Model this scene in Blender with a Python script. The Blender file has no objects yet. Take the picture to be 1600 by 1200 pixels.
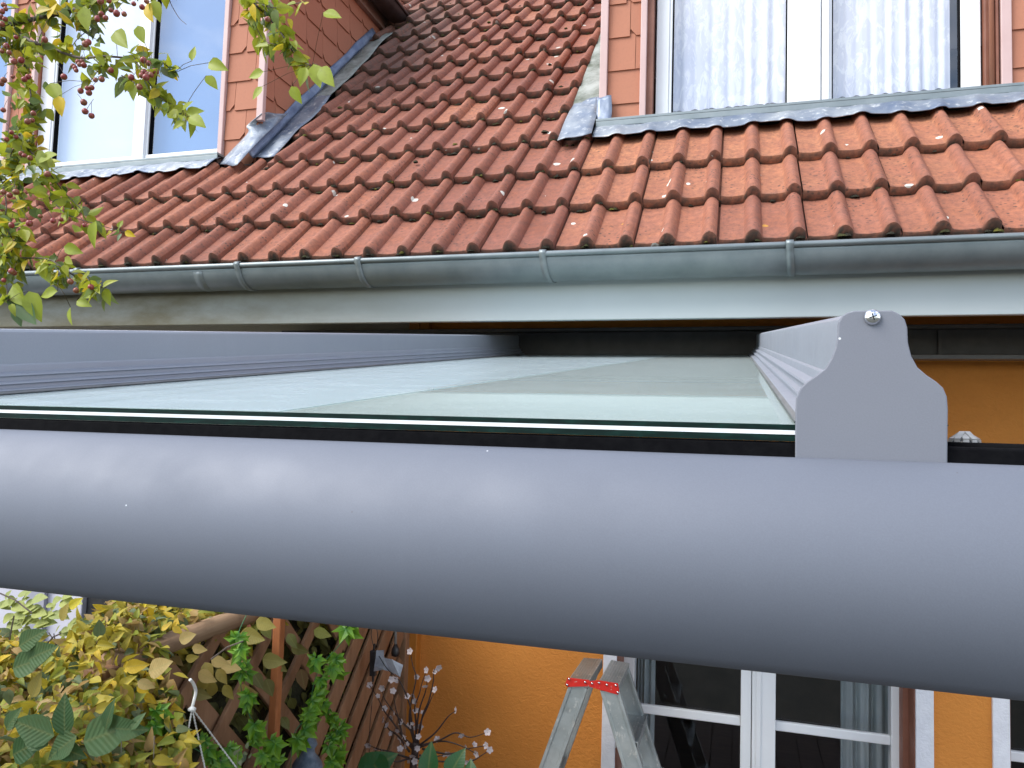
import bpy, math, random
from math import sin, cos, pi, radians
from mathutils import Vector, Matrix
random.seed(7)
S = bpy.context.scene
COL = S.collection

# ------------------------------------------------------------------ camera
# World: X along the facade (right), Y into the house, Z up; the camera is at the origin, the ground 2.15 m below.
F, CX, CY = 1200.0, 800.0, 600.0
def _d(x, y): return Vector((x - CX, -(y - CY), -F)).normalized()
_up = _d(1360, -17800)
_yn = _d(1150, 691); _yn = (_yn - _up * _yn.dot(_up)).normalized()
_xr = _yn.cross(_up)
R3 = Matrix((_xr, _yn, _up))
cam = bpy.data.cameras.new('camera'); cam.sensor_width = 36; cam.lens = 27.0
cam.clip_start = 0.02; cam.clip_end = 2000
camo = bpy.data.objects.new('camera', cam); COL.objects.link(camo)
camo.matrix_world = R3.to_4x4(); S.camera = camo
GZ = -2.15
def ray(px, py): return R3 @ _d(px, py)
def atY(px, py, Y): r = ray(px, py); return r * (Y / r.y)
def atX(px, py, X): r = ray(px, py); return r * (X / r.x)
def atZ(px, py, Z): r = ray(px, py); return r * (Z / r.z)

# ------------------------------------------------------------------ light
SUN_EL, SUN_AZ = radians(46), radians(232)     # azimuth: direction to the sun, clockwise from +Y
sd = Vector((sin(SUN_AZ) * cos(SUN_EL), cos(SUN_AZ) * cos(SUN_EL), sin(SUN_EL)))
W = bpy.data.worlds.new('World'); S.world = W; W.use_nodes = True
nt = W.node_tree; nt.nodes.clear()
def nn(t, ty, **kw):
    n = t.nodes.new(ty)
    for k, v in kw.items():
        if k in n.inputs: n.inputs[k].default_value = v
        else: setattr(n, k, v)
    return n
out = nn(nt, 'ShaderNodeOutputWorld'); bg = nn(nt, 'ShaderNodeBackground', Strength=0.12)
sky = nn(nt, 'ShaderNodeTexSky', sky_type='NISHITA', sun_disc=False)
sky.sun_elevation = SUN_EL; sky.sun_rotation = SUN_AZ; sky.air_density = 1.0; sky.dust_density = 0.4
tc = nn(nt, 'ShaderNodeTexCoord')
mp = nn(nt, 'ShaderNodeMapping'); mp.inputs['Scale'].default_value = (1, 1, 2.2); mp.inputs['Location'].default_value = (3.1, 0.4, 0)
nz = nn(nt, 'ShaderNodeTexNoise', Scale=2.1, Detail=9.0, Roughness=0.56)
cr = nn(nt, 'ShaderNodeValToRGB'); cr.color_ramp.elements[0].position = 0.43; cr.color_ramp.elements[1].position = 0.60
mx = nn(nt, 'ShaderNodeMix', data_type='RGBA'); mx.inputs[7].default_value = (8.6, 8.8, 9.3, 1)
L = nt.links.new
L(tc.outputs['Generated'], mp.inputs[0]); L(mp.outputs[0], nz.inputs['Vector']); L(nz.outputs[0], cr.inputs[0])
L(cr.outputs[0], mx.inputs[0]); L(sky.outputs[0], mx.inputs[6]); L(mx.outputs[2], bg.inputs[0]); L(bg.outputs[0], out.inputs[0])
sl = bpy.data.lights.new('sun', 'SUN'); sl.energy = 1.9; sl.angle = radians(36); sl.color = (1.0, 0.95, 0.87)
so = bpy.data.objects.new('sun', sl); COL.objects.link(so)
so.rotation_euler = sd.to_track_quat('Z', 'Y').to_euler(); so.location = sd * 30
S.view_settings.view_transform = 'Standard'; S.view_settings.look = 'None'
S.view_settings.exposure = 1.2; S.view_settings.gamma = 1.0
S.cycles.max_bounces = 8; S.cycles.transparent_max_bounces = 12
S.cycles.caustics_reflective = False; S.cycles.caustics_refractive = False
S.cycles.use_denoising = True

# ------------------------------------------------------------------ materials
class M:
    """small node-graph helper"""
    def __init__(s, name, base=(.5,.5,.5), rough=.5, metal=0.0, spec=.5):
        s.m = bpy.data.materials.new(name); s.m.use_nodes = True
        s.t = s.m.node_tree; s.b = s.t.nodes['Principled BSDF']; s.o = s.t.nodes['Material Output']
        s.set('Base Color', (*base, 1)); s.set('Roughness', rough); s.set('Metallic', metal)
        s.set('Specular IOR Level', spec); s._tc = None; s.col = None; s.base = base
    def set(s, k, v): s.b.inputs[k].default_value = v
    def n(s, ty, **kw): return nn(s.t, ty, **kw)
    def l(s, a, b): s.t.links.new(a, b)
    def co(s, scale=(1,1,1), kind='Object'):
        if not s._tc: s._tc = s.n('ShaderNodeTexCoord')
        mp = s.n('ShaderNodeMapping'); mp.inputs['Scale'].default_value = scale
        s.l(s._tc.outputs[kind], mp.inputs[0]); return mp.outputs[0]
    def noise(s, scale=5, detail=4, rough=.5, st=(1,1,1), kind='Object', dist=0.0):
        n = s.n('ShaderNodeTexNoise', Scale=scale, Detail=detail, Roughness=rough, Distortion=dist)
        s.l(s.co(st, kind), n.inputs['Vector']); return n.outputs[0]
    def ramp(s, v, p0, p1, c0=(0,0,0), c1=(1,1,1)):
        r = s.n('ShaderNodeValToRGB'); e = r.color_ramp.elements
        e[0].position, e[1].position = p0, p1; e[0].color = (*c0, 1); e[1].color = (*c1, 1)
        s.l(v, r.inputs[0]); return r.outputs[0]
    def mix(s, fac, a, b, mode='MIX'):
        m = s.n('ShaderNodeMix', data_type='RGBA', blend_type=mode)
        for i, v in ((0, fac), (6, a), (7, b)):
            if hasattr(v, 'is_linked'): s.l(v, m.inputs[i])
            elif i == 0: m.inputs[0].default_value = v
            else: m.inputs[i].default_value = (*v, 1)
        return m.outputs[2]
    def math(s, op, a, b=0.0):
        m = s.n('ShaderNodeMath', operation=op)
        for i, v in enumerate((a, b)):
            if hasattr(v, 'is_linked'): s.l(v, m.inputs[i])
            else: m.inputs[i].default_value = v
        return m.outputs[0]
    def color(s, v): s.l(v, s.b.inputs['Base Color']); s.col = v; return s
    def rough(s, v): s.l(v, s.b.inputs['Roughness']); return s
    def bump(s, v, strength=.3, dist=.01):
        b = s.n('ShaderNodeBump'); b.inputs['Strength'].default_value = strength; b.inputs['Distance'].default_value = dist
        s.l(v, b.inputs['Height']); s.l(b.outputs[0], s.b.inputs['Normal']); return s
    def attr(s, name='Col'):
        a = s.n('ShaderNodeAttribute'); a.attribute_name = name; return a
    def trans(s, fac, tint=None):
        """mix in a translucent share (leaves, curtains, opal sheet)"""
        t = s.n('ShaderNodeBsdfTranslucent'); m = s.n('ShaderNodeMixShader'); m.inputs[0].default_value = fac
        if s.col is not None: s.l(s.col, t.inputs[0])
        else: t.inputs[0].default_value = (*(tint or s.base), 1)
        s.l(s.b.outputs[0], m.inputs[1]); s.l(t.outputs[0], m.inputs[2]); s.l(m.outputs[0], s.o.inputs[0]); return s

def mottled(name, c0, c1, rough, scale, metal=0, bscale=None, bstr=.2, bdist=.003, p=(.35,.65), st=(1,1,1), spec=.5):
    m = M(name, c0, rough, metal, spec)
    m.color(m.ramp(m.noise(scale, 5, .6, st), p[0], p[1], c0, c1))
    if bscale: m.bump(m.noise(bscale, 4, .6, st), bstr, bdist)
    return m

MT = {}
# powder-coated aluminium of the patio roof
def coat(name, c0, c1, metal=.25, rough=.42, dirt=.0):
    m = M(name, c0, rough, metal)
    c = m.ramp(m.noise(2.2, 4, .55, (1, 1, 3)), .3, .7, c0, c1)
    fine = m.noise(900, 2, .6)
    c = m.mix(m.ramp(fine, .35, .75, (0,0,0), (.16,.16,.16)), c, tuple(x * 1.5 for x in c1))
    v = m.n('ShaderNodeTexVoronoi', Scale=42.0); m.l(m.co(), v.inputs['Vector'])
    spot = m.ramp(v.outputs['Distance'], .026, .044, (1,1,1), (0,0,0))
    sep = m.n('ShaderNodeSeparateColor'); m.l(v.outputs['Color'], sep.inputs[0])
    gate = m.math('GREATER_THAN', sep.outputs[0], .86)
    c = m.mix(m.math('MULTIPLY', spot, gate), c, (.10, .10, .11))
    gate2 = m.math('LESS_THAN', sep.outputs[0], .10)
    c = m.mix(m.math('MULTIPLY', spot, gate2), c, (.75, .77, .8))
    c = m.mix(m.ramp(m.noise(7, 6, .7, (1,1,.25), dist=.4), .56, .74, (0,0,0), (.05,.05,.05)), c, tuple(x*1.9 for x in c1))
    m.color(c); m.rough(m.ramp(m.noise(14, 5, .6), .3, .7, (rough-.05,)*3, (rough+.08,)*3))
    m.bump(fine, .12, .0004); return m
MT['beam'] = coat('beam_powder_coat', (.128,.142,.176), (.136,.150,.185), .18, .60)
MT['coat'] = coat('rafter_powder_coat', (.255,.28,.33), (.28,.30,.345), .15, .42)
MT['cap'] = coat('cap_plate_coat', (.16,.17,.205), (.18,.19,.222), .05, .6)
MT['rubber'] = mottled('black_rubber', (.002,.002,.003), (.005,.005,.006), .8, 120, 0, 300, .3, .001, spec=.08)
MT['wallbeam_shaded'] = mottled('wall_profile', (.055,.055,.058), (.075,.075,.078), .5, 20)  # dark because the eave shade is put into the grey
g = M('glass_edge', (.004,.03,.022), .5, 0, .15); g.color(g.ramp(g.noise(60, 6, .7, (1,1,6)), .45, .75, (.001,.010,.008), (.004,.035,.026))); MT['glassedge'] = g
g = M('opal_interlayer', (.60,.66,.64), .5, 0, .2)
smear = g.ramp(g.noise(7, 5, .6, (1,2.5,1)), .35, .7); g.color(g.mix(smear, (.47,.54,.525), (.53,.595,.58))); g.trans(.5); MT['opal'] = g
def clearsheet(name, k, rough, dc=(.50,.565,.555,1), da=.27):
    m = M(name); t = m.n('ShaderNodeBsdfTransparent'); t.inputs[0].default_value = (.95,1,.98,1)
    gl = m.n('ShaderNodeBsdfGlossy'); gl.inputs[0].default_value = (.95,1,.98,1)
    m.l(m.ramp(m.noise(30, 5, .65), .35, .8, (rough,)*3, (rough+.045,)*3), gl.inputs['Roughness'])
    f = m.n('ShaderNodeLayerWeight'); f.inputs[0].default_value = .5; ms = m.n('ShaderNodeMixShader')
    m.l(m.math('ADD', m.math('MULTIPLY', m.math('POWER', f.outputs[1], 5.0), .9), .04), ms.inputs[0]); m.l(t.outputs[0], ms.inputs[1]); m.l(gl.outputs[0], ms.inputs[2])
    d = m.n('ShaderNodeBsdfDiffuse'); d.inputs[0].default_value = dc; m2 = m.n('ShaderNodeMixShader')
    dust = m.math('ADD', m.math('MULTIPLY', m.ramp(m.noise(240, 3, .75), .64, .70), k), m.math('ADD', da, m.math('MULTIPLY', m.ramp(m.noise(9, 5, .7, (1,2.5,1)), .4, .75), .10)))
    m.l(dust, m2.inputs[0]); m.l(ms.outputs[0], m2.inputs[1]); m.l(d.outputs[0], m2.inputs[2]); m.l(m2.outputs[0], m.o.inputs[0]); return m
MT['sheet'] = clearsheet('clear_sheet_dusty', .45, .008)
MT['paleband'] = clearsheet('pale_milky_layer', .2, .03, (.56,.65,.68,1), .29)  # slightly paler and bluer than the clear sheet
MT['zinc'] = mottled('zinc', (.21,.245,.255), (.27,.305,.315), .45, 9, .45, 60, .12, .002)
MT['zincdark'] = mottled('weathered_brown_zinc', (.06,.05,.05), (.12,.10,.10), .45, 9, .4, 40, .2, .002)
m = M('lead', (.30,.34,.38), .5, .35)
c = m.ramp(m.noise(5, 6, .65), .35, .68, (.13,.17,.25), (.35,.38,.41)); m.color(m.mix(m.ramp(m.noise(40, 4, .6), .58, .72), c, (.62,.64,.64)))
m.bump(m.noise(16, 5, .6), .7, .008); MT['lead'] = m
m = M('lead_mossy', (.3,.33,.33), .7, .1)
c = m.ramp(m.noise(7, 6, .7), .35, .65, (.10,.12,.09), (.36,.39,.37)); m.color(c); m.bump(m.noise(22, 5, .6), .7, .006); MT['leadmoss'] = m
# roof tile: Col = (random, dirt, orange)
m = M('clay_tile', (.4,.13,.08), .78)
a = m.attr(); sp = m.n('ShaderNodeSeparateColor'); m.l(a.outputs['Color'], sp.inputs[0])
rnd, dirt, orange = sp.outputs
c = m.mix(rnd, (.25,.078,.042), (.40,.140,.072))
c = m.mix(m.ramp(m.noise(9, 6, .65), .35, .75), c, m.mix(rnd, (.31,.115,.08), (.38,.15,.10)))
c = m.mix(orange, c, m.mix(m.ramp(m.noise(12, 4, .6), .3, .7), (.50,.21,.10), (.42,.155,.08)))
c = m.mix(m.ramp(m.noise(46, 6, .8), .37, .66, (0,0,0), (.75,.75,.75)), c, (.13,.055,.042))     # fine grime
v = m.n('ShaderNodeTexVoronoi', Scale=62.0); m.l(m.co(), v.inputs['Vector'])                      # dark pits
pit = m.ramp(v.outputs['Distance'], .22, .34, (1,1,1), (0,0,0)); sv = m.n('ShaderNodeSeparateColor'); m.l(v.outputs['Color'], sv.inputs[0])
zone = m.ramp(m.noise(3.2, 4, .6), .44, .6)
pit = m.math('MULTIPLY', m.math('MULTIPLY', pit, m.math('GREATER_THAN', sv.outputs[1], .35)), zone)
c = m.mix(m.math('MULTIPLY', pit, .8), c, (.055,.035,.028))
v2 = m.n('ShaderNodeTexVoronoi', Scale=13.0); w = m.noise(60, 3, .6)
cc = m.mix(.035, m.co(), w) if False else m.co(); m.l(cc, v2.inputs['Vector'])                     # pale lichen spots
s2 = m.n('ShaderNodeSeparateColor'); m.l(v2.outputs['Color'], s2.inputs[0])
dd = m.math('ADD', v2.outputs['Distance'], m.math('MULTIPLY', m.math('SUBTRACT', w, .5), .22))
rad = m.math('MULTIPLY', m.math('POWER', s2.outputs[2], 2.0), .21)
li = m.math('MULTIPLY', m.math('LESS_THAN', dd, rad), m.math('GREATER_THAN', s2.outputs[0], .62))
c = m.mix(li, c, (.62,.62,.56))
yl = m.math('MULTIPLY', m.math('LESS_THAN', dd, m.math('MULTIPLY', rad, .8)), m.math('LESS_THAN', s2.outputs[0], .05))
c = m.mix(yl, c, (.50,.25,.04))
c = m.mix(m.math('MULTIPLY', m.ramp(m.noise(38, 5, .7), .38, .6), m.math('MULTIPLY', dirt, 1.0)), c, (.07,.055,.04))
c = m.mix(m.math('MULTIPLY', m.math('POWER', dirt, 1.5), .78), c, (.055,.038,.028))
m.color(c); m.bump(m.noise(130, 5, .7), .5, .002); MT['tile'] = m
m = M('moss', (.07,.08,.02), .95); a = m.attr(); m.color(m.mix(m.noise(60, 3, .6), a.outputs['Color'], (.018,.016,.009))); m.bump(m.noise(220, 4, .7), 1, .006); MT['moss'] = m
m = M('clay_shingle', (.5,.2,.11), .8); a = m.attr()
c = m.mix(m.ramp(m.noise(4, 5, .6), .3, .7), m.mix(a.outputs['Fac'], (.40,.155,.09), (.48,.20,.12)), (.43,.175,.105))
m.color(m.mix(m.ramp(m.noise(90, 4, .6), .5, .8, (0,0,0), (.25,.25,.25)), c, (.28,.12,.08))); m.bump(m.noise(70, 4, .6), .25, .002); MT['shingle'] = m
MT['pink'] = mottled('pinkish_trim', (.55,.38,.36), (.60,.43,.41), .5, 6)
MT['brownreveal'] = mottled('brown_reveal', (.20,.075,.045), (.27,.11,.07), .55, 8)
MT['white'] = mottled('white_window_plastic', (.80,.82,.85), (.85,.87,.89), .3, 3)
MT['whiteplaster'] = mottled('white_painted_render', (.66,.67,.72), (.74,.75,.80), .85, 20, 0, 90, .6, .004)
def render_wall(name, c0, c1):
    m = M(name, c0, .88); c = m.ramp(m.noise(2.5, 5, .6), .3, .7, c0, c1)
    m.color(m.mix(m.ramp(m.noise(40, 5, .7), .45, .8, (0,0,0), (.18,.18,.18)), c, tuple(x*.6 for x in c0)))
    m.bump(m.noise(55, 6, .65, (1,1,1.4), dist=.6), .8, .006); return m
MT['orange'] = render_wall('orange_render', (.62,.225,.038), (.68,.26,.048))
MT['duct'] = mottled('orange_duct', (.42,.15,.02), (.48,.18,.028), .5, 6)
MT['beige'] = render_wall('beige_render', (.46,.43,.36), (.52,.49,.42))
MT['lilac'] = mottled('grey_shed_panel', (.50,.49,.56), (.58,.57,.63), .7, 3)
MT['lilacdk'] = mottled('grey_shed_panel_dark', (.30,.30,.36), (.36,.36,.41), .7, 3)
m = M('fascia_paint', (.62,.66,.66), .45)
gx = m.n('ShaderNodeSeparateXYZ'); m.l(m.co(), gx.inputs[0])
alg = m.math('MULTIPLY', m.ramp(m.math('MULTIPLY', gx.outputs[0], -1), .9, 1.0), .0)
gr = m.n('ShaderNodeMapRange'); gr.inputs[1].default_value = -.75; gr.inputs[2].default_value = -2.2; m.l(gx.outputs[0], gr.inputs[0])
k = m.math('MULTIPLY', gr.outputs[0], m.ramp(m.noise(4, 5, .65, (1,1,2.5)), .2, .62, (.55,)*3, (1,1,1)))
m.color(m.mix(k, m.ramp(m.noise(3, 4, .6), .3, .7, (.49,.54,.54), (.53,.575,.575)), (.165,.14,.075))); MT['fascia'] = m
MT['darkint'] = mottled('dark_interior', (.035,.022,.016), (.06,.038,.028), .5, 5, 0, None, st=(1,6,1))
MT['room'] = mottled('room_wall', (.50,.50,.56), (.56,.56,.6), .8, 2)
MT['screw'] = M('steel', (.75,.75,.77), .18, 1.0)
MT['dark'] = M('dark_slot', (.01,.01,.01), .6)
MT['strainer'] = mottled('translucent_plastic', (.22,.22,.22), (.34,.34,.34), .3, 60)
# woods
def wood(name, c0, c1, st=(4,1,30)):
    m = M(name, c0, .75); c = m.ramp(m.noise(3, 6, .6, st), .3, .7, c0, c1)
    m.color(m.mix(m.ramp(m.noise(14, 4, .6), .55, .8, (0,0,0), (.5,.5,.5)), c, tuple(x*.45 for x in c0)))
    m.bump(m.noise(9, 5, .6, st), .4, .003); return m
MT['slat'] = wood('trellis_wood', (.22,.115,.06), (.33,.185,.105), (8,8,2))
MT['rail'] = wood('rail_wood', (.25,.15,.085), (.34,.22,.13), (20,1.5,20))
MT['stake'] = wood('stained_post', (.33,.11,.035), (.42,.15,.05), (20,20,1.5))
m = M('ladder_aluminium', (.5,.53,.54), .4, .75)
c = m.ramp(m.noise(6, 5, .6, (1,1,2)), .3, .7, (.34,.38,.39), (.52,.55,.55))
c = m.mix(m.ramp(m.noise(38, 5, .7, (1,1,.5)), .58, .68), c, (.72,.71,.68)); m.color(c)
m.rough(m.ramp(m.noise(20, 4, .6), .3, .7, (.32,)*3, (.6,)*3)); m.bump(m.noise(60, 4, .6), .2, .002); MT['alu'] = m
m = M('red_paint', (.55,.02,.015), .4); m.color(m.mix(m.ramp(m.noise(70, 5, .7), .62, .68), (.6,.022,.015), (.45,.35,.32))); MT['red'] = m
MT['cord'] = M('white_cord', (.72,.74,.72), .7)
MT['hookp'] = M('white_plastic', (.72,.74,.74), .35)
MT['black'] = mottled('black_plastic', (.012,.012,.014), (.03,.03,.033), .4, 50)
MT['tape'] = mottled('silver_tape', (.30,.34,.42), (.46,.50,.58), .35, 30, .3, 40, .5, .004)
MT['wicker'] = mottled('brown_wicker', (.055,.03,.02), (.11,.065,.045), .8, 160, 0, 250, 1, .004)
m = M('blue_grey_glaze', (.12,.16,.22), .5); m.color(m.ramp(m.noise(12, 5, .7), .35, .68, (.05,.085,.13), (.22,.27,.35))); m.bump(m.noise(40, 4, .6), .4, .004); MT['jug'] = m
MT['twig'] = mottled('dark_twig', (.025,.014,.012), (.06,.035,.03), .6, 60)
MT['petal'] = M('blossom', (.60,.53,.54), .6).trans(.3)
m = M('bark', (.1,.07,.055), .8); m.color(m.ramp(m.noise(60, 4, .6), .35, .65, (.055,.042,.036), (.15,.115,.095))); m.bump(m.noise(90, 4, .6), .6, .002); MT['bark'] = m
m = M('crab_apple', (.22,.03,.03), .35); m.color(m.ramp(m.noise(45, 3, .6), .4, .65, (.24,.025,.028), (.22,.085,.035))); MT['apple'] = m
def leafmat(name, tr=.35, vein=0.0, rough=.5):
    m = M(name, (.1,.2,.03), rough); a = m.attr(); c = a.outputs['Color']
    c = m.mix(m.ramp(m.noise(45, 4, .65), .5, .75, (0,0,0), (.35,.35,.35)), c, (.13,.12,.02))
    if vein:
        uv = m.n('ShaderNodeUVMap'); s = m.n('ShaderNodeSeparateXYZ'); m.l(uv.outputs[0], s.inputs[0])
        au = m.math('ABSOLUTE', s.outputs[0])
        ph = m.math('MULTIPLY', m.math('SUBTRACT', s.outputs[1], m.math('MULTIPLY', au, .55)), 62.0)
        wv = m.math('SINE', ph); rib = m.ramp(au, .0, .06, (1,1,1), (0,0,0))
        c = m.mix(m.math('MULTIPLY', m.ramp(wv, .55, 1.0), .10), c, m.mix(.5, c, (.03,.045,.012)))
        m.bump(wv, vein, .003)
        c = m.mix(m.math('MULTIPLY', rib, .3), c, (.3,.3,.1))
    m.color(c); m.trans(tr); return m
MT['leaf'] = leafmat('crab_apple_leaf', .45, 0, .45)
MT['hleaf'] = leafmat('hornbeam_leaf', .35, .2, .6)
MT['ivy'] = leafmat('artificial_ivy', .25, 0, .45)
MT['bigleaf'] = leafmat('broad_leaf', .25, .06, .4)
# thin window glass: clear with a sky reflection
def winglass(name, k, tint=(.96,.98,1.0)):
    m = M(name); t = m.n('ShaderNodeBsdfTransparent'); t.inputs[0].default_value = (*tint, 1)
    gl = m.n('ShaderNodeBsdfGlossy'); gl.inputs['Roughness'].default_value = 0.0; gl.inputs[0].default_value = (.93,.96,1,1)
    nb = m.n('ShaderNodeBump'); nb.inputs['Strength'].default_value = .05; nb.inputs['Distance'].default_value = .02
    m.l(m.noise(1.3, 2, .5), nb.inputs['Height']); m.l(nb.outputs[0], gl.inputs['Normal'])
    f = m.n('ShaderNodeLayerWeight'); f.inputs[0].default_value = .5
    fac = m.math('ADD', m.math('MULTIPLY', m.math('POWER', f.outputs[1], 5.0), .9), k+.05); ms = m.n('ShaderNodeMixShader')
    m.l(fac, ms.inputs[0]); m.l(t.outputs[0], ms.inputs[1]); m.l(gl.outputs[0], ms.inputs[2]); m.l(ms.outputs[0], m.o.inputs[0]); return m
MT['pane'] = winglass('window_glass', .06); MT['skypane'] = winglass('sky_mirroring_glass', .22); MT['doorpane'] = winglass('door_glass', .0)
m = M('lace_curtain', (.80,.80,.86), .9)
wv = m.noise(26, 5, .7, (1,1,.35), dist=1.5); m.color(m.mix(m.ramp(wv, .48, .56), (.72,.73,.83), (.88,.88,.94))); m.trans(.05); MT['lace'] = m
MT['blind'] = mottled('white_blind', (.85,.86,.9), (.9,.91,.94), .8, 2)
MT['skyback'] = mottled('painted_sky_reflection', (.09,.20,.42), (.12,.24,.48), .7, 2)  # blue of the reflected sky, painted on boards behind the panes
MT['curtain'] = mottled('grey_green_curtain', (.30,.35,.36), (.40,.44,.45), .8, 6, 0, None, st=(6,6,1))
MT['paving'] = mottled('paving', (.26,.25,.23), (.36,.34,.32), .85, 4, 0, 60, .4, .004)
MT['lawn'] = mottled('lawn', (.085,.09,.075), (.13,.13,.11), .95, 3, 0, 50, 1, .03)
MT['bowl'] = M('white_bowl', (.6,.6,.6), .5)
MT['pot'] = mottled('dark_pot', (.06,.05,.05), (.09,.08,.075), .6, 8)

# ------------------------------------------------------------------ mesh builder
class MB:
    def __init__(s): s.v = []; s.f = []; s.c = []; s.uv = []; s.usec = False; s.useuv = False
    def add(s, vs, fs, col=None, uv=None):
        o = len(s.v); s.v += [tuple(p) for p in vs]; s.f += [tuple(i + o for i in f) for f in fs]
        if col is not None: s.usec = True
        if col is not None and len(col) and hasattr(col[0], '__len__'): s.c += [tuple(x) for x in col]
        else: s.c += [tuple(col) if col is not None else (0, 0, 0)] * len(vs)
        if uv is not None: s.useuv = True; s.uv += list(uv)
        else: s.uv += [(0, 0)] * len(vs)
        return s
    def box(s, x0, x1, y0, y1, z0, z1, col=None, mat=None):
        vs = [Vector((x, y, z)) for z in (z0, z1) for y in (y0, y1) for x in (x0, x1)]
        if mat: vs = [mat @ p for p in vs]
        return s.add(vs, [(0,2,3,1),(4,5,7,6),(0,1,5,4),(2,6,7,3),(0,4,6,2),(1,3,7,5)], col)
    def bar(s, a, b, w, t, up=Vector((0,0,1)), col=None):
        """rectangular bar from a to b; w across, t along `up`"""
        a, b = Vector(a), Vector(b); d = (b - a); ln = d.length; d.normalize()
        sx = d.cross(up).normalized(); u = sx.cross(d).normalized()
        m = Matrix((( sx.x, d.x, u.x, a.x), (sx.y, d.y, u.y, a.y), (sx.z, d.z, u.z, a.z), (0,0,0,1)))
        return s.box(-w/2, w/2, 0, ln, -t/2, t/2, col, m)
    def tube(s, pts, r, seg=8, col=None, caps=True):
        pts = [Vector(p) for p in pts]; n = len(pts); rs = r if hasattr(r, '__len__') else [r] * n
        vs = []; prev = None
        for i, p in enumerate(pts):
            d = (pts[min(i+1, n-1)] - pts[max(i-1, 0)]).normalized()
            if prev is None: prev = d.orthogonal().normalized()
            prev = (prev - d * prev.dot(d)).normalized(); q = d.cross(prev)
            vs += [p + (prev * cos(2*pi*k/seg) + q * sin(2*pi*k/seg)) * rs[i] for k in range(seg)]
        fs = [(i*seg+k, i*seg+(k+1) % seg, (i+1)*seg+(k+1) % seg, (i+1)*seg+k) for i in range(n-1) for k in range(seg)]
        if caps: fs += [tuple(reversed(range(seg))), tuple((n-1)*seg+k for k in range(seg))]
        return s.add(vs, fs, col)
    def lathe(s, prof, c, seg=24, axis=(0,0,1), col=None):
        ax = Vector(axis).normalized(); u = ax.orthogonal().normalized(); w = ax.cross(u); c = Vector(c); vs = []
        for r, z in prof: vs += [c + ax*z + (u*cos(2*pi*k/seg) + w*sin(2*pi*k/seg))*r for k in range(seg)]
        n = len(prof)
        fs = [(i*seg+k, i*seg+(k+1) % seg, (i+1)*seg+(k+1) % seg, (i+1)*seg+k) for i in range(n-1) for k in range(seg)]
        fs += [tuple(reversed(range(seg))), tuple((n-1)*seg+k for k in range(seg))]
        return s.add(vs, fs, col)
    def prism(s, poly, org, eu, ev, ew, t, col=None):
        """polygon in (eu,ev) extruded by t along ew"""
        org, eu, ev, ew = map(Vector, (org, eu, ev, ew)); n = len(poly)
        vs = [org + eu*a + ev*b for a, b in poly] + [org + eu*a + ev*b + ew*t for a, b in poly]
        fs = [tuple(reversed(range(n))), tuple(range(n, 2*n))] + [(i, (i+1) % n, n+(i+1) % n, n+i) for i in range(n)]
        return s.add(vs, fs, col)
    def sheet(s, rows, col=None, uv=None):
        nr, nc = len(rows), len(rows[0]); vs = [p for r in rows for p in r]
        return s.add(vs, [(i*nc+j, i*nc+j+1, (i+1)*nc+j+1, (i+1)*nc+j) for i in range(nr-1) for j in range(nc-1)], col, uv)
    def build(s, name, mat, parent=None, smooth=False, bevel=0, solid=0, angle=None):
        me = bpy.data.meshes.new(name); me.from_pydata(s.v, [], s.f); me.update()
        if s.usec:
            a = me.color_attributes.new('Col', 'FLOAT_COLOR', 'POINT')
            a.data.foreach_set('color', [x for c in s.c for x in (*c[:3], 1.0)])
        if s.useuv:
            uvl = me.uv_layers.new(name='UVMap'); vi = [0]*len(me.loops); me.loops.foreach_get('vertex_index', vi)
            uvl.data.foreach_set('uv', [x for i in vi for x in s.uv[i]])
        me.materials.append((MT[mat] if isinstance(mat, str) else mat).m)
        o = bpy.data.objects.new(name, me); COL.objects.link(o)
        if parent:
            o.parent = parent; o.matrix_parent_inverse = parent_inv(parent)
        if smooth:
            me.polygons.foreach_set('use_smooth', [True]*len(me.polygons))
            if angle: me.set_sharp_from_angle(angle=radians(angle))
        if solid:
            q = o.modifiers.new('solid', 'SOLIDIFY'); q.thickness = solid; q.offset = 0
        if bevel:
            q = o.modifiers.new('bevel', 'BEVEL'); q.width = bevel; q.segments = 2; q.limit_method = 'ANGLE'
        return o
def world_of(o):
    m = Matrix.Translation(o.location)
    if o.parent: m = world_of(o.parent) @ o.matrix_parent_inverse @ m
    return m
def parent_inv(p): return world_of(p).inverted()
def empty(name, loc, parent=None):
    o = bpy.data.objects.new(name, None); COL.objects.link(o); o.empty_display_size = .1
    if parent: o.parent = parent; o.matrix_parent_inverse = parent_inv(parent)
    o.location = loc; return o
def tag(o, label=None, cat=None, group=None, kind=None):
    for k, v in (('label', label), ('category', cat), ('group', group), ('kind', kind)):
        if v: o[k] = v
    return o
def rnd(a, b): return random.uniform(a, b)
def spline(pts, n=6):
    pts = [Vector(p) for p in pts]; P = [pts[0]*2-pts[1]] + pts + [pts[-1]*2-pts[-2]]; o = []
    for i in range(1, len(P)-2):
        for k in range(n):
            t = k/n; a, b, c, d = P[i-1:i+3]
            o.append(.5*((2*b)+(c-a)*t+(2*a-5*b+4*c-d)*t*t+(3*b-a-3*c+d)*t**3))
    return o + [pts[-1]]

# ------------------------------------------------------------------ ground
tag(MB().sheet([[Vector((x, y, GZ-.004)) for x in (-400,-5,5,400)] for y in (-400,-1.5,5,400)]).build('lawn', 'lawn'), kind='structure')
b = MB()
for i in range(-28, 30):
    b.box(i*.145+.003, i*.145+.142, .45, 3.19, GZ-.003, GZ+.02+rnd(-.001,.001))
tag(b.build('terrace_decking', wood('decking', (.045,.03,.028), (.075,.05,.045), (8,1,8))), kind='structure')

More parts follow.
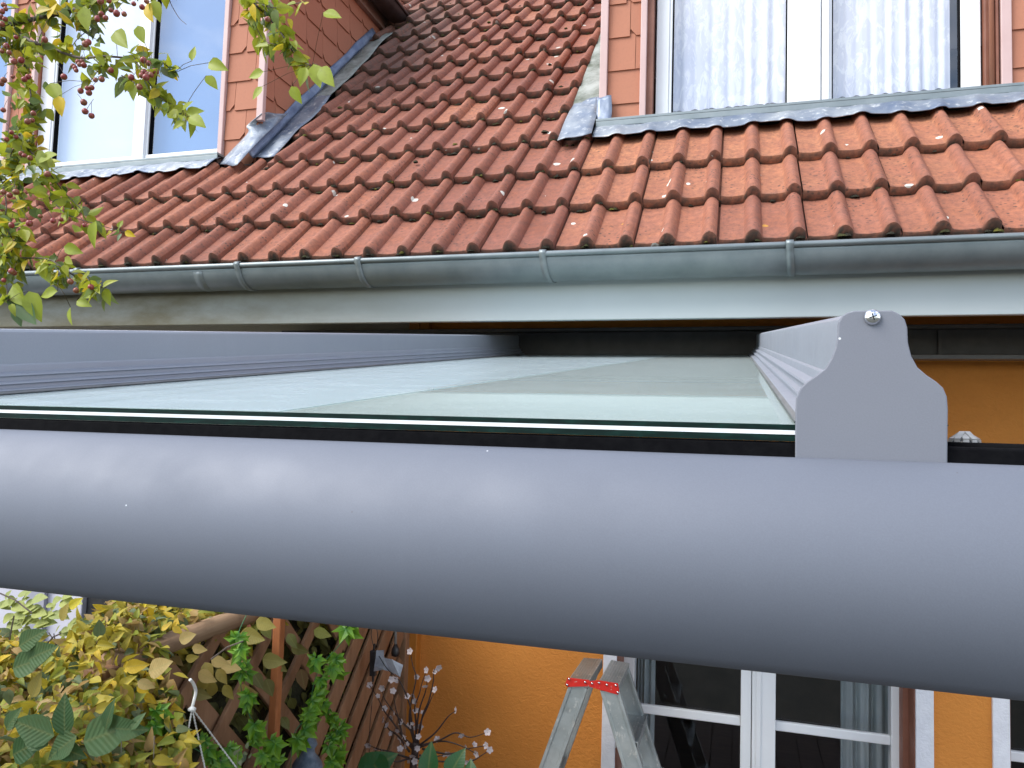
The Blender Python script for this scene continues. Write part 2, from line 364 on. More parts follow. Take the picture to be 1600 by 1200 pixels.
# ------------------------------------------------------------------ house
house = tag(empty('house', (0, 3.2, GZ)), 'orange rendered house with red tiled roof, two dormers and zinc gutter', 'house')
YW = 3.2
# openings in the orange wall: (x0, x1, z0, z1)
DZ = -.30
def wall_with_openings(name, x0, x1, z0, z1, ops, mat, y0=YW, y1=YW+.3, parent=house):
    m = MB(); xs = x0
    for (a, c, za, zb) in sorted(ops):
        m.box(xs, a, y0, y1, z0, z1); m.box(a, c, y0, y1, zb, z1)
        if za > z0: m.box(a, c, y0, y1, z0, za)
        xs = c
    m.box(xs, x1, y0, y1, z0, z1); return m.build(name, mat, parent)
XC = -1.42
wall_with_openings('wall', XC, 4.0, GZ, .62, [(-.456, .642, GZ+.02, DZ), (.945, 2.05, GZ+.02, DZ)], 'orange')
MB().box(-7.5, XC-.002, YW+.02, YW+.32, GZ, .62).build('neighbouring_wall', 'beige', house)
b = MB(); b.box(XC+.005, XC+.1, YW-.045, YW, GZ, .6); b.box(XC+.03, XC+.06, YW-.056, YW-.046, GZ, .6)
b.build('cable_duct', 'duct', house, bevel=.004)
# white painted bands round the openings
for (a, c) in ((-.456, .642), (.945, 2.05)):
    b = MB(); b.box(a-.055, a, YW-.012, YW+.004, GZ, DZ+.055); b.box(c, c+.06, YW-.012, YW+.004, GZ, DZ+.055)
    b.box(a, c, YW-.012, YW+.004, DZ, DZ+.055); b.build('painted_surround', 'whiteplaster', house, bevel=.003)
    MB().box(a-.003, a+.004, YW+.0, YW+.18, GZ, DZ).build('reveal', 'brownreveal', house)
    MB().box(c-.004, c+.003, YW+.0, YW+.18, GZ, DZ).box(c-.022, c-.004, YW+.10, YW+.17, GZ, DZ).build('reveal', 'brownreveal', house)
# terrace doors
def X(px, py, Y): return atY(px, py, Y).x
def terrace_door(x0, x1):
    Y = YW+.17; d = empty('terrace_door', ((x0+x1)/2, Y, GZ), house); mid = (X(1157,1130,Y)+.077) if x0 < 0 else (x0+x1)/2 + .03
    f = MB(); fw = .05
    f.box(x0+.004, x0+fw, Y, Y+.07, GZ+.02, DZ); f.box(x1-fw, x1-.004, Y, Y+.07, GZ+.02, DZ); f.box(x0+fw, x1-fw, Y, Y+.07, DZ-.06, DZ)
    f.box(x0+fw, x1-fw, Y, Y+.07, GZ+.02, GZ+.12)
    f.box(mid-.077, mid-.036, Y-.006, Y+.07, GZ+.12, DZ-.06); f.box(mid-.033, mid+.058, Y-.014, Y+.07, GZ+.12, DZ-.06)
    f.box(mid-.018, mid+.002, Y-.020, Y-.014, GZ+.12, DZ-.06)
    f.build('door_frame', 'white', d, bevel=.004)
    for (a, c) in ((x0+fw, mid-.077), (mid+.058, x1-fw)):
        MB().sheet([[Vector((x, Y+.032, z)) for x in (a, c)] for z in (GZ+.12, DZ-.06)]).build('door_pane', 'doorpane', d)
        for z in (-1.51, -1.148, -.76): MB().box(a, c, Y+.008, Y+.03, z-.019, z+.019).build('glazing_bar', 'white', d, bevel=.005)
    return d
terrace_door(-.456, .642); terrace_door(.945, 2.05)
# room behind the doors
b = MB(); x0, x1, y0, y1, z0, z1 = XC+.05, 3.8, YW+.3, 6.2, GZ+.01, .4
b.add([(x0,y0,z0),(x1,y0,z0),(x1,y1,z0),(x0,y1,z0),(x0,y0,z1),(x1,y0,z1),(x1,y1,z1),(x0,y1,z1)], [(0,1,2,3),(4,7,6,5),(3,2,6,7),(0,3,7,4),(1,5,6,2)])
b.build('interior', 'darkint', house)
# curtain folds behind the right leaf
def drape(name, x0, x1, Y, z0, z1, amp, folds, mat, parent, scallop=0.0, n=90):
    rows = []
    for k in range(14):
        t = k/13; row = []
        for i in range(n+1):
            u = i/n; x = x0+(x1-x0)*u; a = amp*(1.15-.4*t)
            y = Y + a*sin(u*folds*2*pi+.6*sin(u*9)) + a*.4*sin(u*folds*3.7*pi+1)
            zb = z0 + scallop*abs(sin(u*folds*pi*.5))
            row.append(Vector((x, y, zb+(z1-zb)*t)))
        rows.append(row)
    return MB().sheet(rows).build(name, mat, parent, smooth=True)
drape('curtain', .44, .66, YW+.42, GZ+.05, -.3, .018, 4, 'curtain', house)
drape('curtain', -.42, -.34, YW+.42, GZ+.05, -.3, .015, 2, 'curtain', house)

# soffit, fascia
b = MB(); b.box(-7.5, 4, 2.603, YW+.3, .575, .59); b.build('soffit', mottled('soffit_board', (.46,.46,.40), (.52,.52,.45), .6, 4), house)
MB().box(-7.5, 4, 2.575, 2.60, .398, .60).build('fascia', 'fascia', house, bevel=.003)
MB().box(-1.72, -1.63, YW-.08, YW+.018, -.3, .398).build('wall_post', 'beige', house, bevel=.003)

# ---- roof -----------------------------------------------------------------
PT = radians(46); cP, sP = cos(PT), sin(PT); G = .28; TW = .2635; X0 = -.0585; NROW = 21
EY, EZ = 2.5, .605
def roofp(x, s, n): return Vector((x, EY+s*cP-n*sP, EZ+s*sP+n*cP))
def prof(u):
    """tile height across one tile, u 0..1: pan, roll, pan, roll"""
    if u > .98: return -.006
    v = (u*2) % 1.0
    if v < .58:
        k = abs(v/.58*2-1); return .004*k*k
    k = (v-.58)/.42
    return .004 + .030*(sin(pi*min(1, max(0, k)))**.75)*(1 - .12*(k-.5))
US = []
for half in (0, 1):
    for v in (0, .12, .29, .46, .56, .585, .62, .67, .73, .79, .85, .91, .95, .985): US.append((half+v)/2)
US[-1] = .487+.4835
US += [.9815, .9995]
RD_X0 = -.578; LD_X1 = -2.285
def dirt_at(x, y):
    d = max(0, 1-math.hypot((x+2.05)/.52, (y-4.25)/.75)); d2 = max(0, 1-math.hypot((x+1.75)/.4, (y-3.75)/.4))*.25
    return min(1, d*1.9+d2)
roof = MB(); edge_spots = []
c0, c1 = -20, 10
for r in range(NROW):
    for c in range(c0, c1):
        xl = X0 + c*TW; yc = EY+(r+.5)*G*cP
        if r >= 3 and xl > RD_X0-.07 and r < 14: continue
        if r >= 3 and xl+TW < LD_X1+.15 and r < 9: continue
        half = 1.0
        q = rnd(0, 1); jl = rnd(-.0015, .0015); js = rnd(-.004, .004); tilt = rnd(-.0025, .0025)
        org_zone = 0
        if xl > -.62 and r < 3: org_zone = (.35, .75, 1.0)[r]*rnd(.5, 1.05)
        elif xl > -3.9 and xl < -2.3 and r < 3: org_zone = .25*rnd(0, 1)
        elif random.random() < .05: org_zone = rnd(.2, .6)
        us = US
        if r >= 3 and r < 14 and xl < RD_X0-.1 and xl+TW > RD_X0-.05: us = [u for u in US if u < .5]
        if r >= 3 and r < 9 and xl < LD_X1+.14 < xl+TW: us = [u for u in US if xl+u*TW > LD_X1+.14]
        rows = []; cols = []
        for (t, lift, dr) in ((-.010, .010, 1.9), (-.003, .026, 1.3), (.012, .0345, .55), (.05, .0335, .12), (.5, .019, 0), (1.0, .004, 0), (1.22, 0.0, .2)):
            row = []
            for u in us:
                h = prof(u); x = xl + u*TW*.997 + js*.2
                rr = 1.0 if t > .02 else (.86 if t < 0 else .96)
                n = h*rr*(1+ (.10 if t < .06 else 0)) + lift + jl + tilt*(u-.5)*2
                row.append(roofp(x, r*G + t*G + js, n))
                roll = max(0, min(1, (h-.006)/.02))
                dd = dirt_at(x, yc)*(.8+.4*q)
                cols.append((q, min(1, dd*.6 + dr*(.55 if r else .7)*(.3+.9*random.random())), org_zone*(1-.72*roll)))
            rows.append(row)
        # skirt: front face down to the course below
        fr = [p - Vector((0, -sP*.0, 0)) for p in rows[0]]
        low = []
        for k, u in enumerate(us):
            low.append(roofp(xl+u*TW*.997+js*.2, r*G+js-.001, prof(u)*.80 + .0015 + jl))
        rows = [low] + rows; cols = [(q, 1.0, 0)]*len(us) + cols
        roof.sheet(rows, cols)
        # right edge lip
        e = len(us)-1
        if r < 14:
            for u in (.79/2, .395+.5, .14, .64):
                edge_spots.append((xl+u*TW, r, u))
tiles = roof.build('roof', 'tile', house, smooth=True, angle=50)
tag(tiles, 'red clay double-roll tiles with moss and lichen')
# underlay, so no sky shows between the tiles
MB().add([roofp(-7.5,-.01,-.02), roofp(4,-.01,-.02), roofp(4,NROW*G,-.02), roofp(-7.5,NROW*G,-.02)], [(0,1,2,3)]).build('roof_underlay', 'dark', house)
b = MB(); yr = EY+NROW*G*cP; zr = EZ+NROW*G*sP
for i in range(30): b.lathe([(.09,0),(.095,.01),(.085,.38)], (-7.4+i*.38, yr, zr-.01), 12, (1,0,0))
b.add([(-7.5,yr,zr),(4,yr,zr),(4,yr+4,zr-4),(-7.5,yr+4,zr-4)], [(0,1,2,3)])
b.build('ridge', 'tile', house, smooth=True)
# moss clumps along the lower tile edges
moss = MB(); rs = random.Random(3)
def blob(mb, p, r, nrm, col, rg):
    m = Matrix.Rotation(rg.uniform(0, 6), 3, 'Z'); vs = []; fs = []; seg = 7; rings = 4
    for i in range(rings):
        ph = i/(rings-1)*pi*.5
        for k in range(seg):
            a = 2*pi*k/seg; q = r*rg.uniform(.72, 1.25)
            vs.append(p + m @ Vector((cos(a)*cos(ph)*q*1.25, sin(a)*cos(ph)*q*.8, sin(ph)*q*.8)))
    fs = [(i*seg+k, i*seg+(k+1) % seg, (i+1)*seg+(k+1) % seg, (i+1)*seg+k) for i in range(rings-1) for k in range(seg)] + [tuple((rings-1)*seg+k for k in range(seg))]
    mb.add(vs, fs, col)
for (x, r, u) in edge_spots:
    y = EY+r*G*cP
    base = .7 if x < -.4 else .3
    if r == 0: base = .75
    if -3.3 < x < .9:
        for k in range(4 if x < -.4 else 2):
            if rs.random() < base:
                uu = (u + rs.uniform(-.06, .06)) % 1; xx = x + (uu-u)*TW
                h = prof(uu)
                g2 = rs.random(); cc = (.03,.028,.014) if g2 < .72 else ((.07,.075,.016) if g2 < .95 else (.22,.20,.02))
                blob(moss, roofp(xx, r*G-.004, h*.85+.006), rs.uniform(.005, .0135)*(1.2 if r == 0 else 1), None, cc, rs)
    if rs.random() < .075 and r > 0 and x < -.3:
        blob(moss, roofp(x+rs.uniform(-.01,.01), r*G+rs.uniform(.03,.2), .028), rs.uniform(.006,.015), None, rs.choice(((.16,.15,.02),(.05,.05,.02),(.22,.2,.02))), rs)
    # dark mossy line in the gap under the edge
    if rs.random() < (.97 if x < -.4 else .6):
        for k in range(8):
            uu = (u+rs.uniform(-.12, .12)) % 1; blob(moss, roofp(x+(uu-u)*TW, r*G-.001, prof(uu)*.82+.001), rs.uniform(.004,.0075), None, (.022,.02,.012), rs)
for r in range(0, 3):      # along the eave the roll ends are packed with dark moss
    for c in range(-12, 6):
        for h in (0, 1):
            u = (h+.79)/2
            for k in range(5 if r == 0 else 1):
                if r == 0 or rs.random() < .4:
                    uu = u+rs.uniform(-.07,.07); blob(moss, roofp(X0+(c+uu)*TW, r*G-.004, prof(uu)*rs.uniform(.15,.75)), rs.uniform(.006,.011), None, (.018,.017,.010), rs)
mo = moss.build('moss', 'moss', house, smooth=True); mo['kind'] = 'stuff'

# ---- gutter -----------------------------------------------------------------
gut = empty('gutter', (-1, 2.5, .55), house)
GY, GZC, GR = 2.515, .598, .072
prf = [(GY-GR*cos(a), GZC-GR*1.05*sin(a)) for a in [pi*k/18 for k in range(19)]]
xs = [-7.5, -4, -2, 0, 2, 4]
b = MB().sheet([[Vector((x, y, z)) for (y, z) in prf] for x in xs]); b.build('trough', 'zinc', gut, smooth=True, solid=.0016)
b = MB().tube([(-7.5, GY-GR-.004, GZC+.002), (4, GY-GR-.004, GZC+.002)], .0095, 14); b.build('bead', 'zinc', gut, smooth=True)
for x in (-2.55, -1.80, -1.30, -.622, .150, .92, 1.7):
    m = MB(); w = .011
    q = [(GY-GR-.004-.0125*cos(a), GZC+.002+.0125*sin(a)) for a in [pi*k/8 for k in range(8, -1, -1)]]
    pr2 = [(GY-(GR+.003)*cos(a), GZC-(GR*1.05+.003)*sin(a)) for a in [pi*(.06+.86*k/18) for k in range(19)]]
    path = q + pr2
    m.sheet([[Vector((x-w+ (.0 if i < 9 else .02*(i-9)/18), y, z)) for i, (y, z) in enumerate(path)], [Vector((x+w+(.0 if i < 9 else .02*(i-9)/18), y, z)) for i, (y, z) in enumerate(path)]])
    br = m.build('gutter_bracket', 'zinc', gut, smooth=True, solid=.004)
for x in (-1.98, -.95 + .43*0, .9):
    if x == -.95: continue
    MB().sheet([[Vector((x+dx, GY-(GR+.0015)*cos(a), GZC-(GR*1.05+.0015)*sin(a))) for a in [pi*k/18 for k in range(1, 18)]] for dx in (-.02, .02)]).build('gutter_joint', 'zinc', gut, smooth=True, solid=.001)
MB().sheet([[roofp(x, -.03, -.006) for x in (-7.5, 4)], [roofp(x, .06, -.006) for x in (-7.5, 4)]]).build('drip_edge', 'zinc', gut)

# ---- dormers ---------------------------------------------------------------------
YD = 3.2; ZS = 1.352; ZT = 2.72
def shingles(x0, x1, z0, z1, Y, rg, to3=None, w=.172, e=.148, clipz=None, mirror=False, step=.026):
    """clipped-corner clay shingles; to3 maps (x, out, z) to 3-D"""
    m = MB(); k = 0; z = z0
    to3 = to3 or (lambda x, o, z: Vector((x, Y-o, z)))
    while z < z1:
        off = (-k*step*(-1 if mirror else 1) + rg.uniform(-.006, .006) + (w*.5 if (mirror and k % 2) else 0)) % w; x = x0 - w + off
        while x < x1:
            a, c = max(x+.0012, x0), min(x+w-.0012, x1)
            if c - a > .006 and (clipz is None or clipz((a+c)/2) < z+e*1.2):
                cut = .026; zt = z+e+.012; j = rg.uniform(-.0012, .0012); cl = (not mirror) and a > x0+1e-6; crr = mirror and c < x1-1e-6 and c-a > cut*1.2
                if cl and c-a < cut*1.2: cl = False
                front = ([(a+cut, z+j)] if cl else [(a, z+j)]) + ([(c-cut, z+j), (c, z+cut*1.2+j)] if crr else [(c, z+j)]) + [(c, zt), (a, zt)] + ([(a, z+cut*1.2+j)] if cl else [])
                n = len(front)
                def o_of(zz): return .004 + .007*(1-(zz-z)/(zt-z))
                vs = [to3(p, o_of(q), q) for p, q in front] + [to3(p, o_of(q)-.005, q) for p, q in front]
                m.add(vs, [tuple(range(n)), tuple(reversed(range(n, 2*n)))] + [(i, n+i, n+(i+1) % n, (i+1) % n) for i in range(n)], (rg.random(),)*3)
            x += w
        z += e; k += 1
    return m
def X(px, py, Y): return atY(px, py, Y).x
rg = random.Random(11)
# right dormer
d = tag(empty('dormer', (.2, YD, 1.3), house), 'dormer with white window behind lace curtains')
jx0, jx1 = X(1012, 110, YD), X(1556, 110, YD); cx0 = X(940, 110, YD)
for q in ((cx0+.01, jx0-.004, YD, YD+.08, 1.26, ZT), (jx1+.004, 2.6, YD, YD+.08, 1.26, ZT), (jx0, jx1, YD, YD+.08, ZT-.08, ZT), (cx0+.012, cx0+.05, YD+.08, 5.2, .9, ZT)):
    MB().box(*q, col=(.5,.5,.5)).build('dormer_wall', 'shingle', d)
shingles(cx0+.03, jx0-.032, 1.275, ZT, YD, rg).build('cladding', 'shingle', d); shingles(jx1+.05, 2.6, 1.275, ZT, YD, rg).build('cladding', 'shingle', d)
sc_ = shingles(YD+.02, 5.2, 1.2, ZT, 0, rg, lambda y, o, z: Vector((cx0+.012-o, y, z)), clipz=lambda y: EZ+(y-EY)*sP/cP+.02); sc_.build('cheek_cladding', 'shingle', d)
for q in ((cx0-.004, cx0+.028, YD-.026, YD-.002, 1.42, ZT), (jx0-.030, jx0-.004, YD-.024, YD, 1.30, ZT), (jx1+.012, jx1+.048, YD-.024, YD, 1.30, ZT)):
    MB().box(*q).build('trim_strip', 'pink', d, bevel=.003)
for q in ((jx0-.004, jx0+.022, YD-.004, YD+.07, 1.31, ZT), (jx1-.004, jx1+.004, YD-.02, YD+.07, 1.31, ZT), (jx1-.030, jx1-.006, YD+.01, YD+.06, 1.31, ZT)):
    MB().box(*q).build('window_reveal', 'brownreveal', d)
MB().tube([(jx1-.016, YD-.012, 1.31), (jx1-.016, YD-.012, ZT)], .009, 10).build('blind_rail', mottled('copper_rail', (.36,.15,.09), (.42,.18,.11), .4, 5), d, smooth=True)
def window(d, x0, x1, mull, panes, Y, zb, curtains, pmat='pane'):
    fr = MB(); zi = zb+.024
    fr.box(x0, x1, Y, Y+.06, zb, zi); fr.box(x0, panes[0][0], Y, Y+.06, zi, ZT-.05); fr.box(panes[-1][1], x1, Y, Y+.06, zi, ZT-.05)
    fr.box(x0, x1, Y, Y+.06, ZT-.05, ZT)
    for k in range(len(panes)-1):
        a, c = panes[k][1], panes[k+1][0]; g = mull
        fr.box(a, g-.0025, Y-.004, Y+.06, zi, ZT-.05); fr.box(g+.0025, c, Y-.010, Y+.06, zi, ZT-.05); fr.box(g-.0025, g+.0025, Y+.012, Y+.06, zi, ZT-.05)
    fr.build('window_frame', 'white', d, bevel=.004)
    for (a, c, zp) in panes:
        s = MB(); s.box(a, c, Y+.002, Y+.05, zi, zp); s.box(a, a+.012, Y+.006, Y+.05, zp, ZT-.05); s.box(c-.012, c, Y+.006, Y+.05, zp, ZT-.05); s.build('sash', 'white', d, bevel=.003)
        s = MB(); s.box(a+.012, a+.017, Y+.014, Y+.04, zp, ZT-.05); s.box(c-.017, c-.012, Y+.014, Y+.04, zp, ZT-.05); s.box(a+.017, c-.017, Y+.014, Y+.04, zp-.001, zp+.005); s.build('seal', 'rubber', d)
        MB().sheet([[Vector((x, Y+.026, z)) for x in (a+.012, c-.012)] for z in (zp, ZT-.05)]).build('window_pane', pmat, d)
Yw = YD+.045
wx0, wx1 = X(1025, 110, Yw), X(1533, 110, Yw)
window(d, wx0, wx1, X(1283, 110, Yw), [(X(1045,110,Yw), X(1235,110,Yw), ZS+.035), (X(1295,110,Yw), X(1508,110,Yw), ZS+.035)], Yw, ZS, None)
drape('curtain', wx0+.02, wx0+.60, YD+.115, ZS+.035, ZT, .0045, 9, 'lace', d, .035)
drape('curtain', wx0+.64, wx1-.09, YD+.115, ZS+.02, ZT, .0045, 10, 'lace', d)
def sill(d, x0, x1):
    b = MB(); b.box(x0, x1, YD-.085, YD+.04, 1.322, 1.334); b.box(x0, x1, YD-.085, YD-.079, 1.298, 1.322); b.build('window_sill', 'zinc', d, bevel=.002)
    rows = []
    N = int((x1-x0)/.01)
    for t in (0, .35, .7, .9, 1.0):
        row = []
        for i in range(N+1):
            x = x0+(x1-x0)*i/N; u = ((x-X0)/TW) % 1.0
            top = Vector((x, YD-.06, 1.315)); s1 = .825+.008*sin(x*17); bot = roofp(x, s1, max(0, prof(u))*.30+.043)
            p = top.lerp(bot, t); p.z += .006*sin(t*pi) + .003*sin(x*23+t*5)
            row.append(p)
        rows.append(row)
    MB().sheet(rows).build('apron_flashing', 'lead', d, smooth=True, solid=.003)
sill(d, cx0-.005, 2.6)
# lead soakers on the left of the right dormer
def cheek_flash(name, pts_in, pts_out, mat, parent, n=10):
    A, B = spline(pts_in, n), spline(pts_out, n)
    rows = [A, [a.lerp(b2, .33)+Vector((0,0,.004*sin(i*1.7))) for i, (a, b2) in enumerate(zip(A, B))], [a.lerp(b2, .7)+Vector((0,0,.005*sin(i*1.1+1))) for i, (a, b2) in enumerate(zip(A, B))], B]
    return MB().sheet(rows).build(name, mat, parent, smooth=True, solid=.003)
def onroof(px, py, n=0.0):
    r = ray(px, py); nv = Vector((0, -sP, cP)); o = roofp(0, 0, n); return r*(o.dot(nv)/r.dot(nv))
xt = -.722
def strip(name, A, B, mat, parent, n=6, sag=0.0, rough=.004):
    A, B = spline(A, n), spline(B, n); rows = []
    for t in (0, .25, .5, .75, 1):
        rows.append([a.lerp(c, t)+Vector((0, -sP, cP))*(sag*sin(t*pi)+rough*sin(i*.9+t*7)*sin(t*pi)) for i, (a, c) in enumerate(zip(A, B))])
    return MB().sheet(rows).build(name, mat, parent, smooth=True, solid=.003)
strip('side_flashing', [roofp(xt, .80, .050), roofp(xt, .95, .052), roofp(xt, 1.10, .045), roofp(xt+.01, 1.18, .045)], [roofp(cx0-.004, .82, .062), roofp(cx0-.008, .96, .06), roofp(cx0-.006, 1.10, .06), roofp(cx0-.006, 1.18, .07)], 'lead', d, 6, .0, .006)
strip('side_flashing', [roofp(xt, 1.14+k*.3, .038) for k in range(6)], [roofp(cx0-.006, 1.14+k*.3, .055) for k in range(6)], 'leadmoss', d, 6, 0, .005)
strip('corner_flashing', [Vector((cx0-.006, YD-.07, 1.318)), Vector((cx0-.012, YD-.04, 1.38)), Vector((cx0-.010, YD-.03, 1.45))], [Vector((cx0+.055, YD-.07, 1.318)), Vector((cx0+.056, YD-.040, 1.38)), Vector((cx0+.050, YD-.03, 1.455))], mottled('lead_dark', (.16,.20,.29), (.25,.29,.36), .45, 8, .4, 16, .6, .006), d, 5)
MB().box(-.6, 2.8, YD-.03, 5.6, ZT+.06, ZT+.14).build('dormer_roof', 'tile', d)
b = MB(); b.box(cx0+.06, 2.6, YD+.40, YD+.42, 1.2, ZT); b.build('room_backdrop', 'room', d)

# left dormer
d = tag(empty('dormer', (-3.4, YD, 1.3), house), 'dormer with white window reflecting the clouds')
CXR = X(413, 120, YD)            # right corner
j1 = X(349, 150, YD); j0 = X(57, 150, YD); j3 = X(14, 150, YD)
for q in ((j1+.004, CXR-.012, YD, YD+.08, 1.26, ZT), (j3+.004, j0-.004, YD, YD+.08, 1.26, ZT), (-6, CXR-.012, YD, YD+.08, ZT-.06, ZT+.02), (CXR-.05, CXR-.012, YD+.08, 5.0, .9, ZT)):
    MB().box(*q, col=(.5,.5,.5)).build('dormer_wall', 'shingle', d)
shingles(j1+.028, CXR-.016, 1.275, ZT, YD, rg, mirror=True).build('cladding', 'shingle', d); shingles(j3+.028, j0-.02, 1.275, ZT, YD, rg, mirror=True).build('cladding', 'shingle', d)
shingles(YD+.0, 4.6, 1.2, ZT, 0, rg, lambda y, o, z: Vector((CXR-.012+o, y, z)), clipz=lambda y: EZ+(y-EY)*sP/cP+.02).build('cheek_cladding', 'shingle', d)
for q in ((CXR-.016, CXR+.020, YD-.028, YD-.002, 1.50, ZT), (j1-.002, j1+.024, YD-.024, YD, 1.30, ZT), (j0-.02, j0+.004, YD-.024, YD, 1.3, ZT), (j3-.002, j3+.024, YD-.024, YD, 1.3, ZT)):
    MB().box(*q).build('trim_strip', 'pink', d, bevel=.003)
Yw = YD+.02
window(d, j0+.006, j1-.003, X(222,150,Yw), [(X(82,150,Yw), X(213,150,Yw), ZS+.045), (X(231,150,Yw), X(347,150,Yw), ZS+.045)], Yw, ZS-.012, None, 'skypane')
window(d, j3-.75, j3-.003, j3-.4, [(j3-.72, j3-.45, ZS+.045), (j3-.40, j3-.03, ZS+.045)], Yw, ZS-.012, None, 'skypane')
MB().box(j0-.02, X(222,150,Yw), YD+.09, YD+.095, ZS, ZT).build('pane_backing', 'blind', d)  # white roller blind
MB().box(X(222,150,Yw)+.003, j1+.02, YD+.10, YD+.105, ZS, ZT).build('pane_backing', 'skyback', d)  # added board, gives the pane its sky reflection colour
MB().box(j3-.8, j3+.02, YD+.10, YD+.105, ZS, ZT).build('pane_backing', 'skyback', d)  # same painted sky colour behind the outer window
sill(d, -6, j1+.05)
# valley flashing up the right cheek: upstand and lead tray on the tiles
nk = 13
up0 = [roofp(CXR+.003, .92+k*.145, .075+.004*sin(k*2)) for k in range(nk)]; up1 = [roofp(CXR+.020+.004*sin(k*1.3), .92+k*.145, .030) for k in range(nk)]
tr = [roofp(CXR+.15+.008*sin(k*2.2), .90+k*.145, .040+.006*sin(k*1.4)) for k in range(nk)]
strip('upstand_flashing', up0, up1, mottled('blue_lead', (.12,.16,.26), (.24,.29,.40), .45, 8, .4, 16, .7, .008), d, 4, 0, .006)
strip('side_flashing', up1[:6], tr[:6], 'lead', d, 4, 0, .006); strip('side_flashing', up1[5:], tr[5:], 'leadmoss', d, 4, 0, .006)
strip('corner_flashing', [Vector((CXR+.018, YD-.032, 1.53)), Vector((CXR-.06, YD-.034, 1.475)), atY(388, 207, YD-.035), atY(365, 232, YD-.04), atY(340, 258, YD-.05)],
      [onroof(452, 176, .075), onroof(430, 196, .085), onroof(408, 217, .085), onroof(388, 238, .08), onroof(370, 258, .07)], 'lead', d, 5, .0, .008)
# dormer eaves gutter with brown fascia, running back to the roof
gx, gz = CXR+.10, ZT+.0
b = MB(); ys = (YD-.3, 4.0, 4.47)
b.sheet([[Vector((gx-.068*cos(a), y, gz-.068*sin(a))) for a in [pi*k/14 for k in range(15)]] for y in ys]); b.build('dormer_gutter', 'zincdark', d, smooth=True, solid=.002)
MB().tube([(gx+.072, YD-.3, gz), (gx+.072, 4.47, gz)], .009, 10).build('dormer_gutter_bead', 'zincdark', d, smooth=True)
MB().box(CXR-.01, CXR+.026, YD-.2, 4.52, gz-.10, gz+.04).build('dormer_fascia', mottled('brown_board', (.30,.20,.17), (.36,.25,.21), .6, 5), d)
MB().box(-6.2, CXR+.09, YD-.03, 4.9, ZT+.05, ZT+.13).build('dormer_roof', 'tile', d)
MB().box(-6, CXR-.06, YD+.6, YD+.62, 1.2, ZT).build('room_backdrop', 'room', d)

# ------------------------------------------------------------------ grey shed beyond the hedge
shed = tag(empty('shed', (-4.2, 2.9, GZ)), 'pale lilac grey shed wall behind the hedge at the lower left', 'shed')
sy = 2.6
MB().box(-5.2, -2.58, sy, sy+.5, GZ, -.25).build('wall', 'lilac', shed, bevel=.005)
MB().box(X(45,935,sy-.01), X(72,935,sy-.01), sy-.02, sy-.002, GZ, -.30).build('panel', 'lilacdk', shed)
MB().box(-2.575, -2.35, sy+.02, sy+.4, GZ, -.35).build('dark_post', 'black', shed)

# ------------------------------------------------------------------ patio roof
pat = tag(empty('patio_roof', (0, .6, GZ)), 'grey aluminium patio roof with opal glass pane and rounded front beam', 'patio roof')
SL = .129                                         # rise per metre towards the house
YP = .60                                          # front plane of the cap plate
# front gutter beam, rounded face
arc = []
zt_ = -.0105
face = [(.596,-.0125),(.591,-.0105),(.5855,-.0118)] + [(.6323-.093*cos(a), -.0917+.093*sin(a)) for a in [radians(q) for q in (55, 48, 40, 32, 24, 16, 8, 0, -8, -16, -24, -32, -39, -45)]] + [(.572,-.1592)]
prof_b = face + [(.70,-.1595),(.70,-.02),(.694,-.02),(.694,-.152),(.60,-.152)]
n = len(prof_b); xs = [-2.0, 1.45]
b = MB(); vs = [Vector((x, y, z)) for x in xs for (y, z) in prof_b]
b.add(vs, [tuple(range(n)), tuple(reversed(range(n, 2*n)))] + [(i, n+i, n+(i+1) % n, (i+1) % n) for i in range(n)])
b.build('front_beam', 'beam', pat, smooth=True, angle=40)
for x in (-1.94, 1.39): MB().box(x-.05, x+.05, .575, .675, GZ, -.160).build('post', 'beam', pat, bevel=.006)
# end cap plate: shape measured from its front
def PL(px, py): p = atY(px, py, YP); return (p.x, p.z)
left = [(1242.5,735),(1243,640),(1244,622),(1250,607),(1261,596),(1276,586),(1290,575),(1299,560),(1306,542),(1309,520),(1310,503),(1316,493),(1325,488),(1336,485.5)]
right = [(1394,485),(1405,490),(1414,499),(1418,512),(1419,535),(1424,556),(1434,574),(1448,586),(1463,596),(1474,606),(1480,620),(1481.5,640),(1480.5,735)]
poly = [PL(*p) for p in left+right]
MB().prism(poly, (0,YP,0), (1,0,0), (0,0,1), (0,1,0), .003).build('end_cap', 'cap', pat, bevel=.0009)
capo = pat.children[-1]
sx, sz = PL(1363, 496); sp_ = Vector((sx, YP, sz))
sc = MB(); sc.lathe([(.0058,-.0003),(.0058,.0008),(.0052,.0022),(.0036,.0034),(.0015,.0040),(.0004,.0041)], sp_, 24, (0,-1,0)).build('screw', 'screw', capo, smooth=True)
b = MB()
for ang in (.3, .3+pi/2): b.bar(sp_+Vector((cos(ang)*.0026, -.0040, sin(ang)*.0026)), sp_-Vector((cos(ang)*.0026, .0040, sin(ang)*.0026)), .0008, .0006, Vector((0,1,0)))
b.build('screw_slot', 'dark', capo)
